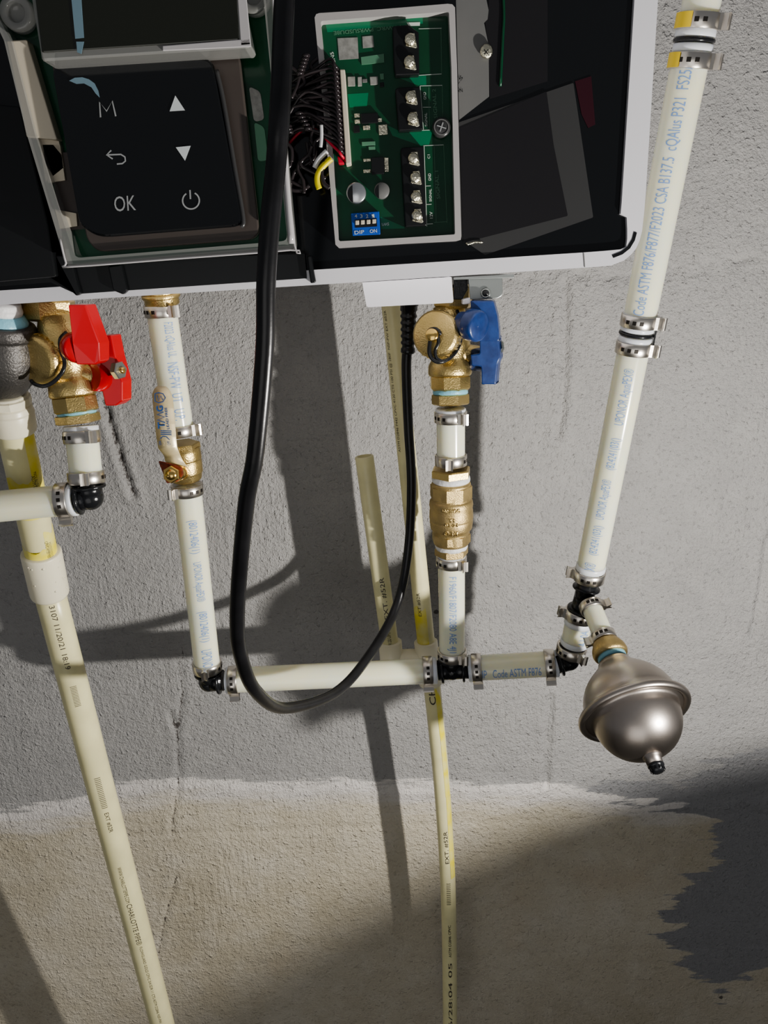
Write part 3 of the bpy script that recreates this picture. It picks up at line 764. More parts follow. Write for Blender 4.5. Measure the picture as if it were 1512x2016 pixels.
# iron fitting ---------------------------------------------------------
IA,IB=P(4,596,.225),P(12,784,.215); ix=(IB-IA).normalized()
g=lambda py:(on(IA,IB,py)-IA).length
root=thing('iron_pipe_fitting','bulbous black iron pipe fitting at the left edge under the heater','fitting',IB)
bm=nb(); lathe(bm,IA,IB,edges([(g(636),.010),(g(636),.0188),(g(640),.0205),(g(660),.0208),(g(663),.0192),(g(672),.0200),(g(690),.0212),(g(712),.0212),(g(730),.0202),(g(748),.0180),(g(762),.0148),(g(772),.0118),(g(776),.0095),(g(776),0)],.0007),56,cap=False); obj('body',bm,'iron',root)
bm=nb(); lathe(bm,IA,IB,edges([(g(618),.009),(g(618),.0128),(g(630),.0155),(g(638),.0160),(g(638),.009)],.0008),40,cap=False); obj('thread_sealant',bm,'paste',root)
bm=nb(); lathe(bm,IA,IB,edges([(g(575),0),(g(575),.0115),(g(606),.0118),(g(610),.0128),(g(620),.0120),(g(620),0)],.0008),40,cap=False); obj('thread_tape',bm,'tape',root)
# =================================================================== LEFT CPVC
KA,KB=P(13,775,.212),P(99,1172,.165); LC,LD_=P(98,1168,.165),P(335,2075,.118)
def pt2(A,B,py): return on(A,B,py)
def cpvc(A,B,r,label,texts,ri=None,name='cpvc_pipe'):
    root=thing(name,label,'pipe',B)
    obj('tube',pipe_mesh(A,B,r,ri),'cpvc',root)
    if texts:
        bm=nb()
        for tx in texts: pipe_text(bm,A,B,r,*tx)
        obj('printing',bm,'blackink',root)
    return root
RC=.0122
ka=pt2(KA,KB,780); kax=(KB-KA).normalized()
root=thing('pipe_adapter','cream plastic adapter under the black iron fitting','fitting',pt2(KA,KB,848))
bm=nb(); gk=lambda py:(pt2(KA,KB,py)-KA).length
lathe(bm,KA,KB,edges([(gk(764),0),(gk(764),.0135),(gk(796),.0140),(gk(798),.0150),(gk(808),.0150),(gk(810),.0158),(gk(846),.0152),(gk(849),.0140),(gk(849),0)],.0006),40,cap=False); obj('body',bm,'cpvcfit',root)
bm=nb(); lathe(bm,KA,KB,[(gk(779),.0135),(gk(781),.0152),(gk(794),.0152),(gk(796),.0135)],12,False); obj('grip_ring',bm,'cpvcfit',root)
cpvc(pt2(KA,KB,838),pt2(KA,KB,1108),RC,'yellow-stained cream pipe passing behind the left level plastic pipe',
   [('MADE IN USA 3/4 IN CPVC 4120',.28,.52,.0026,36),('ASTM D2846 F442',.30,.50,.0026,26),('|||||||||||||||| ',.80,.96,.0040,34),('CPVC-4120 NSF-PW',.78,.95,.0024,24)])
up_=COL.objects.get('cpvc_pipe')
# primer bands
def primer(A,B,y0,y1,r,parent,a0=-180,a1=180):
    bm=nb(); ax,e1,e2=frame(A,B); p0,p1=on(A,B,y0),on(A,B,y1); n=40; v=[]
    m=8
    rows=[]
    for j in range(m+1):
        row=[]
        for k in range(n+1):
            t=math.radians(a0+(a1-a0)*k/n); dr=e1*math.cos(t)+e2*math.sin(t)
            w=noise.noise(dr*2.3+Vector((y0*.1,0,0)))*.006
            c=p0+(p1-p0)*(j/m)+(ax*w if j in (0,) else Vector())
            row.append(bm.verts.new(c+dr*(r+.00008)))
        rows.append(row)
    for a,b in zip(rows,rows[1:]):
        for k in range(n): f=bm.faces.new((a[k],a[k+1],b[k+1],b[k])); f.smooth=True
    return obj('primer_stain',bm,'yellow',parent)
primer(KA,KB,850,945,RC,up_,22,150); primer(KA,KB,1040,1086,RC,up_,20,150); primer(KA,KB,935,1008,RC,up_,-170,150); primer(KA,KB,1068,1089,RC,up_,-170,40)
root=thing('pipe_coupling','cream plastic coupling joining the left yellowed pipe','coupling',pt2(KA,KB,1175))
bm=nb(); lathe(bm,KA,KB,edges([(gk(1086),0),(gk(1086),.0148),(gk(1089),.0154),(gk(1166),.0152),(gk(1170),.0144),(gk(1170),0)],.0006),44,cap=False); obj('body',bm,'cpvcfit',root)
bm=nb()
for k in range(14):
    t=random.uniform(-1.2,1.2); ax,e1,e2=frame(KA,KB); dr=e1*math.cos(t)+e2*math.sin(t); c=pt2(KA,KB,random.uniform(1092,1166))+dr*.0152
    bmesh.ops.create_icosphere(bm,subdivisions=1,radius=random.uniform(.0005,.0013),matrix=Matrix.Translation(c))
for f in bm.faces: f.smooth=True
obj('glue_drips',bm,'cpvcfit',root)
lp=cpvc(pt2(LC,LD_,1162),LD_,RC,'long cream pipe slanting down to the bottom left, printed with maker name',
   [('3107 11/20/21 18:19',.010,.115,.0042,-5),('||||||||||||||',.145,.180,.0052,-4),('||||||||||||||||||',.315,.375,.0052,-4),('EXT #52R',.385,.425,.0040,-4),
    ('WWW.CHARLOTTEPIPE.COM',.500,.580,.0036,-10),('CHARLOTTE PIPE\u00ae',.583,.680,.0052,-8),('FLOWGUARD GOLD CPVC 3/4 SDR 11 CTS ASTM D2846 NSF-PW 100 PSI @ 180F',.685,.93,.0036,-8)])
# =================================================================== CENTRE CPVC
RS=.0083
SA,SB2=P(717,898,.086),P(770,1285,.092)
root=thing('cpvc_pipe','open-topped stub of yellow pipe, second vertical yellow pipe in the centre','pipe',SB2)
obj('tube',pipe_mesh(SA,SB2,RS,.0064),'cpvc',root)
bm=nb(); pipe_text(bm,SA,SB2,RS,'R25#  .TXE',.585,.79,.0042,-8); pipe_text(bm,SA,SB2,RS,'UPC CPVC 4120',.86,.97,.0032,4)
bm.free(); bm=nb()
def pt_up(bm,A,B,r,txt,t0,t1,h,ang):   # reads from bottom to top
    t=text_mesh(txt,1); t.free(); pipe_text(bm,B,A,r,txt,1-t1,1-t0,h,ang)
pt_up(bm,SA,SB2,RS,'EXT. #52R',.585,.80,.0046,5); pt_up(bm,SA,SB2,RS,'CPVC 4120 UPC',.87,.985,.0034,0)
obj('printing',bm,'blackink',root)
UA,UB=P(766,560,.088),P(840,1275,.092)
root=thing('cpvc_pipe','tall yellow pipe rising behind the black cord to the heater','pipe',UB)
obj('tube',pipe_mesh(UA,UB,RS),'cpvc',root)
bm=nb(); pt_up(bm,UA,UB,RS,'ASTM D2846 F442 CPVC 4120 CTS 100 PSI @ 180F  NSF-PW EXT #52R',.06,.42,.0034,-42); pt_up(bm,UA,UB,RS,'EXT #52R',.82,.89,.0034,-20); obj('printing',bm,'blackink',root)
obj_=root
bm=nb(); ax,e1,e2=frame(UA,UB)
primer(UA,UB,1190,1262,RS,root,-90,20)
root=thing('pipe_fitting','H-shaped cream fitting joining the two centre yellow pipes behind the level pipe','fitting',P(845,1345,.092))
bm=nb(); cyl(bm,P(768,1262,.0918),P(773,1330,.093),.0110); cyl(bm,P(838,1262,.0918),P(848,1346,.093),.0112); obj('sockets',bm,'cpvcfit',root)
bm=nb(); cyl(bm,P(770,1296,.092),P(843,1294,.092),.0085); obj('bridge',bm,'cpvcfit',root)
DA=P(849,1338,.093); DM=P(871,1560,.085); DB=P(886,2070,.075)
root=thing('cpvc_pipe','thin cream pipe running from the fitting straight down to the bottom edge','pipe',DB)
path=catmull([DA,P(860,1440,.088),DM,P(881,1720,.080),P(885,1880,.077),DB],6)
bm=nb(); tube(bm,path,RS,32,1); obj('tube',bm,'cpvc',root)
bm=nb()
pt_up(bm,P(885,1880,.077),DB,RS,'96/28:04 05',.02,.75,.0042,5)
pt_up(bm,DM,P(881,1720,.080),RS,'EXT. #52R',.40,.80,.0042,5)
pt_up(bm,P(881,1720,.080),P(885,1880,.077),RS,'||||||||||||',.05,.30,.0044,5); pt_up(bm,P(881,1720,.080),P(885,1880,.077),RS,'ASTM D2846 CPVC',.55,.95,.0028,5)
pt_up(bm,DA,P(860,1440,.088),RS,'CH',.06,.38,.0062,-6)
obj('printing',bm,'blackink',root)
bm=nb()
for (a,b,t0,t1) in ((P(849,1345,.0925),P(860,1440,.088),18,60),(P(860,1440,.088),DM,20,62),(DM,P(881,1720,.080),24,70)):
    ax,e1,e2=frame(a,b); n=6; v=[]
    for s in range(9):
        c=a+(b-a)*s/8; v.append([bm.verts.new(c+(e1*math.cos(math.radians(t0+(t1-t0)*k/n))+e2*math.sin(math.radians(t0+(t1-t0)*k/n)))*(RS+.00025)) for k in range(n+1)])
    for p,q in zip(v,v[1:]):
        for k in range(n): f=bm.faces.new((p[k],p[k+1],q[k+1],q[k])); f.smooth=True
obj('yellow_stripe',bm,'yellow',root)
# =================================================================== BLUE VALVE
BAx,BBx=P(884,604,.150),P(887,806,.157); bxx=(BBx-BAx).normalized()
g=lambda py:(on(BAx,BBx,py)-BAx).length
root=thing('service_valve','brass isolation valve with two blue handles under the heater','valve',BBx)
bm=nb(); hexnut(bm,P(893,560,.150),P(892,606,.150),.0150,.2); obj('union_nut',bm,'brass',root)
bm=nb(); lathe(bm,BAx,BBx,edges([(0,0),(0,.0120),(g(625),.0125),(g(650),.0150),(g(680),.0158),(g(706),.0140),(g(712),.0150),(g(720),.0166),(g(736),.0168),(g(741),.0155),(g(741),0)],.0008),44,cap=False); obj('body',bm,'brass',root)
bm=nb(); lathe(bm,BAx,BBx,edges([(g(739),.0140),(g(741),.0160),(g(764),.0160),(g(769),.0135)],.0005),8,False,rot=.3); obj('wrench_flats',bm,'brass',root)
bm=nb(); cyl(bm,BAx+bxx*g(766),BAx+bxx*g(776),.0136); obj('thread_sealant',bm,'paste',root)
bm=nb(); hexnut(bm,BAx+bxx*g(775),BAx+bxx*g(797),.0146,.62); obj('lower_nut',bm,'brass',root)
cA=P(884,668,.158); cB=P(855,657,.192); cx=(cB-cA).normalized(); c0=(cB-cA).length
bm=nb(); cyl(bm,cA,cA+cx*(c0*.6),.0120); obj('drain_port',bm,'brass',root)
bm=nb(); lathe(bm,cA,cB,edges([(c0-.013,.0100),(c0-.013,.0168),(c0-.003,.0172),(c0-.0012,.0158),(c0,.0150),(c0,0)],.0006),48,cap=False)
_,e1,_2=frame(cA,cB); e2=cx.cross(e1)
for k in range(24):
    t=2*math.pi*k/24; dr=e1*math.cos(t)+e2*math.sin(t); tt=-e1*math.sin(t)+e2*math.cos(t); c=cA+cx*(c0-.012)+dr*.0166
    solid(bm,[c-tt*.0008,c+tt*.0008,c+tt*.0008+cx*.007,c-tt*.0008+cx*.007],dr*.0011,.0002)
obj('drain_cap',bm,'brass',root)
bm=nb(); kc=P(852,660,.194); kd=(cx+(CAM-kc).normalized()*1.2).normalized(); cyl(bm,kc-kd*.004,kc+kd*.0065,.0044); obj('cap_stud',bm,'gold',root)
bm=nb()
S=[P(848,664,.196),P(845,690,.197),P(850,705,.197),P(864,713,.197),P(884,706,.194),P(900,688,.188),P(908,660,.180),P(906,630,.172),P(900,612,.165)]
tube(bm,S,.0015,8,6)
tube(bm,[P(862,660,.197),P(863,676,.197),P(857,690,.197),P(860,705,.197),P(872,711,.196)],.0013,8,6)
t_=[P(841+13*(1-math.cos(q*math.pi/8)),660-13*math.sin(q*math.pi/8),.1965) for q in range(9)]
tube(bm,t_,.0013,8,1)
obj('cap_strap',bm,'blackpl',root)
# blue handles
bm=nb(); solid(bm,[P(x,y,.190) for x,y in rnd([(926,592),(971,592),(979,622),(982,650),(983,672),(940,672),(928,640)],4)],Vector((.003,.012,0)),.0010); wg=obj('drain_handle',bm,'blue',root)
bm=nb(); lathe(bm,P(906,636,.186),P(946,643,.200),edges([(0,0),(0,.0080),(.007,.0090),(.009,.0112),(.0165,.0112),(.0185,.0100),(.0185,0)],.0008),32,cap=False); obj('handle_boss',bm,'blue',wg)
bm=nb(); cyl(bm,P(895,695,.158),P(945,702,.150),.0080); obj('valve_stem',bm,'brass',root)
bm=nb(); solid(bm,[P(x,y,.168) for x,y in rnd([(944,668),(981,662),(985,705),(980,716),(976,757),(948,757),(947,722),(928,720),(926,698),(944,696)],3)],Vector((.004,.011,0)),.0010); mh=obj('main_handle',bm,'blue',root)
bm=nb(); lathe(bm,P(922,706,.156),P(948,708,.154),[(0,0),(0,.0085),(.012,.0092),(.012,0)],28,cap=False); obj('handle_hub',bm,'blue',mh)
bm=nb(); hexnut(bm,P(981,683,.160),P(986,683,.159),.0052,.2); obj('handle_nut',bm,'galv',mh)
bm=nb(); cyl(bm,P(984,684,.160),P(989,684,.159),.0018); obj('stem_tip',bm,'gold',mh)
# =================================================================== HEATER
HD_=.285   # front face distance from the wall
W=thing('water_heater','white-framed wall-hung water heater with its black front open','water heater',P(640,560,.15))
outer=[(-420,-420),(1322,-420),(1272,370),(1269,410),(1264,455),(1259,474),(1253,488),(1243,501),(1228,513),(1203,523),(1150,527),(620,561),(300,581),(-420,627)]
inner=[(-380,-380),(1282,-380),(1222,421),(1222,427),(1234,427),(1236,486),(1228,492),(1150,497),(622,528),(-380,592)]
def resample(poly,n):
    pts=[Vector(p) for p in poly]; L=[(pts[(i+1)%len(pts)]-pts[i]).length for i in range(len(pts))]; T=sum(L); out=[]
    for k in range(n):
        s=T*k/n; i=0
        while s>L[i]: s-=L[i]; i+=1
        out.append(tuple(pts[i]+(pts[(i+1)%len(pts)]-pts[i])*(s/L[i])))
    return out
# casing: tub behind the rim
bm=nb(); slab(bm,outer,HD_-.004,.185,.0); obj('casing',bm,'white',W)
# raised rim as strips
bm=nb()
strips=[[(1248,-420),(1318,-420),(1245,440),(1218,440)],]
# rim ring built from matching corner lists
def ring_from(outs,ins,d,th): 
    bm=nb(); ring_slab(bm,outs,ins,d,th); return bm
O_=[(-420,-420),(1322,-420),(1272,370),(1269,410),(1264,455),(1259,474),(1253,488),(1243,501),(1228,513),(1203,523),(1150,527),(620,561),(300,581),(-420,627)]
I_=[(-380,-380),(1273,-380),(1224,400),(1222,421),(1234,428),(1235,450),(1235,470),(1233,486),(1222,491),(1190,494),(1150,497),(622,531),(300,553),(-380,596)]
obj('front_rim',ring_from(O_,I_,HD_,.012),'white',W)
bm=nb(); stroke(bm,[(1251,457),(1247,472),(1238,487),(1224,498),(1206,505)],6.5,HD_,.0003); obj('corner_slot',bm,'panelm',W)
bm=nb(); stroke(bm,[(1149,498),(1151,526)],2,HD_,.0003); obj('rim_seam',bm,'grayp',W)
PD=HD_-.0005
inner2=[(-380,-380),(1279,-380),(1223,421),(1234,428),(1236,455),(1234,489),(1190,496),(1150,499),(622,533),(300,555),(-380,598)]
bm=nb(); slab(bm,inner2,HD_-.003,.006); obj('black_front_panel',bm,'panel',W)
q=HD_-.0029
def flat(nm,poly,m,d=q+.0003,th=.0003,parent=W,bev=0):
    bm=nb(); slab(bm,poly,d,th,bev); return obj(nm,bm,m,parent)
flat('fan_housing',[(896,-60),(945,-60),(962,20),(960,38),(953,45),(962,90),(963,190),(904,236)],'grayp')
flat('smoked_backing_plate',[(963,-60),(1078,-60),(1078,160),(964,195),(962,90),(955,45),(962,22)],'plasrefld',q+.0002)
flat('cover_reflection',rnd([(903,241),(1129,163),(1168,428),(955,502),(908,470)],3),'plasrefl',q+.0006)  # reflection in the clear cover, painted as a grey panel
flat('cover_reflection_centre',rnd([(905,252),(1076,180),(1090,285),(1118,425),(912,478)],3),'plasrefld',q+.0010)  # darker middle of the painted cover reflection
flat('red_streak',[(1132,160),(1164,150),(1172,245),(1158,252),(1145,225)],'crimson',q+.0004)  # thin dark red streak on the black panel
bm=nb(); c=P(957,102,q+.001); cyl(bm,c,c+Vector((0,-.0022,0)),.0034); o_=obj('housing_screw',bm,'solder',W)
bm=nb(); stroke(bm,[(953,97),(961,107)],1.6,q+.0033); stroke(bm,[(961,97),(953,107)],1.6,q+.0033); obj('screw_cross',bm,'panelm',o_)
bm=nb(); tube(bm,[P(990,-20,q+.001),P(992,30,q+.001),P(990,70,q+.001),P(985,170,q+.001)],.0008,6,4); obj('thin_green_lead',bm,'green',W)
bm=nb(); flat_text(bm,'ON',(897,183),(911,181),7,q+.0006); flat_text(bm,'25',(900,168),(912,153),6,q+.0006); obj('housing_markings',bm,'panelm',W)
bm=nb(); tube(bm,[P(918,478,q+.002),P(922,481,q+.002),P(934,477,q+.002),P(950,477,q+.002)],.0006,6,4); obj('loose_metal_pin',bm,'solder',W)
# black clips over lower rim
for k,(poly) in enumerate(([(90,500),(104,500),(118,553),(150,583),(158,578),(150,552),(142,520),(145,505)],[(212,524),(238,520),(250,572),(242,580),(222,572)],[(604,504),(612,503),(622,556),(611,558)])):
    bm=nb(); slab(bm,poly,HD_+.004,.012,.0008); obj('black_clip',bm,'panelm',W)
# lower left dark edge strip in front of the rim
flat('lower_trim_strip',[(-100,520),(600,500),(604,548),(250,572),(150,579),(100,556),(-100,572)],'panelm',HD_+.0006,.001)
# dark shapes left
flat('inner_black_duct',[(-60,200),(40,210),(95,440),(110,545),(-60,560)],'panelm',HD_+.008,.008,W,.001)
# lower service box
bm=nb(); slab(bm,rnd([(713,556,2),(889,545,2),(893,596,5),(722,605,5)],3),.262,.150,0); obj('cable_entry_box',bm,'white',W)
# ---- control module
MD=.318
cm=thing
def part(nm,bm,m,parent=W): return obj(nm,bm,m,parent)
mod_out=rnd([(-60,-60),(535,-60),(580,488),(133,526),(40,240),(10,80)],9)
bm=nb(); slab(bm,[(-60,-60),(528,-60),(574,482),(140,520),(60,262),(18,80)],.300,.016,0); base=obj('control_module',bm,'green',W)
EDG=[(533,0),(560,290),(580,487),(560,494),(300,512),(133,526),(118,470),(60,250)]
bm=nb()
ring_slab(bm,rnd([(-60,-60,0),(528,-60,3),(581,492,12),(132,526,12),(52,262,3),(8,80,3)],4,4),rnd([(-50,-50,0),(514,-50,3),(566,474,12),(148,508,12),(68,262,3),(22,80,3)],4,4),MD-.008,.014)
obj('clear_housing_edge',bm,'clear',base)
bm=nb(); tube(bm,[P(534,-40,MD-.007),P(541,40,MD-.007),P(560,290,MD-.007),P(580,484,MD-.007),P(572,492,MD-.007),P(350,509,MD-.007),P(140,525,MD-.007),P(130,518,MD-.007),P(118,470,MD-.007)],.0006,6,4); obj('housing_rim',bm,'cleared',base)
bm=nb(); tube(bm,[P(560,300,MD-.004),P(566,380,MD-.004),P(574,480,MD-.004)],.0017,8,4); obj('housing_highlight_rib',bm,'cleared',base)
# pale foam/wiring at left strip
flat('cream_side_connector',rnd([(12,80),(52,78),(112,275),(52,270)],4),'cream',.3075,.008,base,.0006)
for poly in ([(76,272),(116,278),(125,330),(90,358)],[(84,285),(118,285),(128,355),(95,360)],[(108,412),(150,420),(152,445),(118,450)]): flat('pale_component',poly,'cream' ,.3035,.003,base)
flat('side_shadow_foam',[(98,300),(135,300),(170,450),(120,455)],'brownp',.3020,.002,base)
flat('solder_mask_patch',rnd([(490,170),(512,180),(520,235),(500,240)],8),'ltgray',.3012,.001,base)
flat('solder_mask_patch',rnd([(500,240),(520,250),(528,315),(508,318)],8),'silkd',.3012,.001,base)
# brown grey plate
flat('button_carrier_plate',rnd([(100,118,16),(470,96,26),(512,470,26),(190,496,16),(170,470,10)],16),'brownp',.3065,.005,base,.0008)
bt=flat('button_panel',rnd([(100,130,20),(418,112,26),(480,445,22),(190,468,26),(155,440,14)],18),'panel',.3125,.006,base,.0012)
ID=.3126
bm=nb(); tube(bm,[P(426,138,ID-.001),P(440,200,ID-.001),P(462,330,ID-.001),P(479,430,ID-.001),P(474,446,ID-.001)],.0012,8,5); obj('panel_edge_glint',bm,'plasrefl',base)
# icons
bm=nb(); slab(bm,[(345,188),(364,217),(334,219)],ID+.0004,.0003); slab(bm,[(346,290),(375,287),(364,316)],ID+.0004,.0003); obj('arrow_icons',bm,'icon',base)
bm=nb(); stroke(bm,[(198,231),(196,201),(210,219),(221,199),(228,229)],3.2,ID); obj('menu_letter_icon',bm,'icondim',base)
bm=nb(); stroke(bm,[(211,305),(238,304),(246,309),(247,317),(241,322),(230,323)],3,ID); stroke(bm,[(219,296),(210,305),(222,313)],3,ID); obj('return_arrow_icon',bm,'icondim',base)
bm=nb(); flat_text(bm,'OK',(226,417),(268,414),30,ID,.0); obj('ok_letters_icon',bm,'icondim',base)
bm=nb(); stroke(bm,[(376+16.5*math.sin(math.radians(a)),395-16.5*math.cos(math.radians(a))) for a in range(26,335,12)],3,ID); stroke(bm,[(374,374),(375,392)],3,ID); obj('power_icon',bm,'icondim',base)
bm=nb(); slab(bm,[(136,159),(147,153),(162,152),(175,156),(186,164),(193,178),(196,192),(188,184),(180,172),(165,164),(150,165)],ID+.0004,.0003); obj('peeling_film_scrap',bm,'film',base)
# LCD
lf=flat('display_frame',rnd([(52,-60,2),(462,-60,2),(492,88,6),(488,94,4),(82,120,8)],5),'clear',.3290,.020,base,.001)
flat('display_glass',rnd([(62,-60,2),(462,-60,2),(470,78,3),(82,103,4)],3),'lcd',.3298,.003,base,.0004)
bm=nb(); slab(bm,[(320,90),(466,78),(492,76),(494,92),(320,100)],.3300,.001,.0003); slab(bm,[(464,-60),(480,-60),(494,88),(474,90)],.3300,.001,.0003); obj('display_frame_lip',bm,'cleared',base)
bm=nb(); slab(bm,[(135,-60),(156,-60),(165,74),(148,76)],.3303,.0003); slab(bm,[(150,82),(165,82),(160,106),(152,103)],.3303,.0003); obj('film_tab',bm,'film',base)
# mounting bosses
for (x,y) in ((42,32),(502,-2)):
    bm=nb(); c=P(x,y,.3015); lathe(bm,c,c+Vector((0,-.01,0)),edges([(0,0),(0,.0085),(.007,.0080),(.007,.0045),(.003,.0040),(.003,0)],.0005),28,cap=False); obj('screw_boss',bm,'clear',base)
# ---- terminal board
def C2(x,y): return (540+x/3.78, y/3.78)
TD=HD_+.004
fo=[C2(*p) for p in [(300,130),(312,105),(335,97),(800,68),(1290,28),(1325,32),(1345,55),(1360,500),(1392,1755),(1388,1785),(1365,1792),(980,1812),(480,1845),(455,1820),(380,980)]]
fi=[C2(*p) for p in [(345,175),(350,160),(360,155),(800,122),(1280,88),(1295,90),(1300,100),(1318,500),(1345,1735),(1343,1742),(1335,1745),(980,1768),(490,1795),(480,1785),(425,980)]]
tb=flat('terminal_board',[C2(*p) for p in [(330,130),(1320,70),(1365,1765),(465,1815)]],'green',TD-.003,.002)
bm=nb(); ring_slab(bm,fo,fi,TD+.004,.011); obj('board_frame',bm,'frame',tb)
TF=TD-.003
def tslab(nm,poly,m,h,bev=.0002):
    bm=nb(); slab(bm,[C2(*p) for p in poly],TF+h,h,bev); return obj(nm,bm,m,tb)
for poly in ([(380,175),(1105,128),(1105,175),(395,240)],[(900,568),(1130,562),(1132,640),(1085,642)],[(840,930),(930,975),(1180,968),(1150,1085),(1085,1082),(880,1010)],[(790,1612),(970,1690),(968,1700),(792,1705)],[(545,700),(700,690),(690,790),(560,800)]):
    bm=nb(); slab(bm,[C2(*p) for p in poly],TF+.0001,.0001); obj('copper_pour_patch',bm,'green2',tb)
def terminal(poly,screws):
    tslab('terminal_block',poly,'panelm',.007,.0006)
    for x,y,s in screws:
        X,Y=C2(x,y); bm=nb(); c=P(X,Y,TF+.0072); w=.0042*s
        # clamping saddle: tapered plate with a cross-head screw
        a=[P(X+dx*s,Y+dy*s,TF+.0078) for dx,dy in ((-8,10),(-4,-12),(8,-13),(13,12),(9,14))]
        solid(bm,a,Vector((0,.0008,0)),.0002); obj('terminal_saddle',bm,'solder',tb)
        bm=nb(); cyl(bm,c+Vector((0,-.0005,0)),c+Vector((0,-.0026,0)),.0026*s)
        sc=obj('terminal_screw',bm,'solder',tb)
terminal([(880,195),(1000,185),(1075,240),(1080,555),(900,562),(890,480)],[(1010,300,1.1),(1005,465,1.1)])
terminal([(900,668),(915,652),(1080,642),(1105,965),(925,975)],[(1015,725,1.1),(1028,885,1.1)])
terminal([(940,1110),(955,1098),(1110,1085),(1132,1680),(975,1690)],[(1033,1180,1.05),(1048,1322,1.05),(1052,1465,1.05),(1058,1605,1.05)])
def ln(bm,a,b,w=1.2): stroke(bm,[C2(*a),C2(*b)],w,TF,.0003)
bm=nb()
for a,b in (((1075,215),(1245,210)),((915,572),(1245,550)),((1085,640),(1250,635)),((1085,640),(1110,965)),((935,975),(1160,968)),((1105,798),(1165,798)),((1110,1085),(1260,1078)),((1115,1085),(1135,1685)),((1125,1385),(1165,1383)),((1130,1522),(1170,1520)),((1130,1668),(1180,1665))): ln(bm,a,b)
for txt,a,b,h in (('12V',(1180,1625),(1178,1575),6),('SIGNAL',(1172,1500),(1170,1405),5),('GND',(1168,1345),(1165,1290),5.5),('C1',(1160,1180),(1158,1150),5),('SIGNAL',(1140,940),(1136,840),5),('GND',(1132,740),(1128,685),5.5)):
    flat_text(bm,txt,C2(*a),C2(*b),h,TF,.01,.0003)
flat_text(bm,'CN5',C2(458,475),C2(440,385),7,TF,.01,.0003); flat_text(bm,'SW1',C2(852,1655),C2(800,1660),6,TF,.01,.0003)
slab(bm,[C2(*p) for p in [(985,168),(1085,165),(1083,190),(1000,192)]],TF+.0004,.0003)
obj('silkscreen',bm,'silk',tb)
bm=nb()
for a,b in (((1240,215),(1245,545)),((1250,640),(1255,965)),((1150,650),(1155,960)),((1260,1080),(1285,1660)),((1190,1090),(1205,1655)),((1190,1655),(1285,1650))): ln(bm,a,b,.8)
flat_text(bm,'SIGNAL 2',C2(1215,880),C2(1200,660),7,TF,.01,.0003); flat_text(bm,'SIGNAL 1',C2(1235,1480),C2(1220,1270),7,TF,.01,.0003)
flat_text(bm,'PT-WRC_PWRSUSDU8E',C2(940,180),C2(440,228),9,TF,.01,.0003)
obj('faded_silkscreen',bm,'silkd',tb)
tslab('sticker',[(470,285),(620,278),(628,435),(483,445)],'ltgray',.0004,0); tslab('sticker',[(655,272),(735,265),(742,350),(660,358)],'ltgray',.0004,0)
for poly in ([(645,425),(815,400),(818,465),(650,480)],): tslab('faded_component_row',poly,'silkd',.001,0)
def chip(poly,legs,h=.0022):
    c=tslab('chip',poly,'panelm',h)
    for l in legs: tslab('chip_leg',l,'solder',.0010)
chip([(642,845),(770,838),(772,912),(648,920)],[[(595,845),(635,843),(636,872),(598,875)],[(598,890),(638,888),(640,918),(600,920)],[(770,880),(800,878),(802,905),(772,908)]])
chip([(722,1172),(815,1168),(818,1292),(725,1296)],[[(662,1182),(718,1180),(720,1200),(665,1203)],[(662,1262),(718,1260),(720,1284),(664,1287)],[(818,1172),(850,1172),(852,1278),(820,1278)]],.003)
for poly in ([(655,588),(690,585),(692,612),(657,614)],[(785,548),(815,545),(817,590),(790,592)],[(785,615),(815,612),(817,645),(788,648)],[(590,935),(635,932),(637,985),(592,990)],[(660,935),(712,930),(715,965),(662,968)],[(775,930),(840,925),(845,1000),(780,1005)],[(650,1055),(750,1050),(752,1080),(652,1085)],[(700,1090),(750,1088),(752,1112),(702,1114)],[(545,570),(600,568),(602,640),(548,642)],[(620,572),(650,570),(652,640),(622,642)],[(710,570),(770,568),(772,630),(715,632)]):
    tslab('small_component',poly,random.choice(['ltgray','solder','silkd','panelm','grayp']),.0010)
for (x,y,r_,m_) in ((612,1442,.0054,'alu'),(800,1425,.0042,'grayp')):
    bm=nb(); X,Y=C2(x,y); c=P(X,Y,TF); cyl(bm,c,c+Vector((0,-.007,0)),r_,bev=.0004); cp=obj('capacitor',bm,m_,tb)
    bm=nb(); c=P(X,Y,TF+.0071); n=16; vs=[c+Vector((-r_*.92*math.cos(math.radians(-65+130*k/n)),0,r_*.92*math.sin(math.radians(-65+130*k/n)))) for k in range(n+1)]
    solid(bm,vs,Vector((0,-.0001,0))); obj('capacitor_mark',bm,'panelm',cp)
dp=tslab('dip_switch',[(570,1588),(780,1572),(790,1745),(582,1755)],'dip',.006,.0004)
bm=nb(); slab(bm,[C2(*p) for p in [(598,1635),(762,1625),(765,1685),(602,1695)]],TF+.0062,.0003); obj('slider_slot',bm,'panelm',dp)
for x,y in ((617,1656),(658,1653),(701,1650),(743,1646)):
    bm=nb(); slab(bm,[C2(x-14,y-15),C2(x+14,y-17),C2(x+14,y+15),C2(x-14,y+17)],TF+.0085,.0022,.0003); obj('switch_slider',bm,'cream',dp)
bm=nb()
for t,x in (('4',600),('3',640),('2',683),('1',728)): flat_text(bm,t,C2(x,1622),C2(x+18,1620),7,TF+.006,.01,.0003)
flat_text(bm,'ON',C2(712,1735),C2(765,1730),7,TF+.006,.01,.0003); flat_text(bm,'DIP',C2(598,1745),C2(670,1738),7,TF+.006,.01,.0003); obj('switch_lettering',bm,'silk',dp)
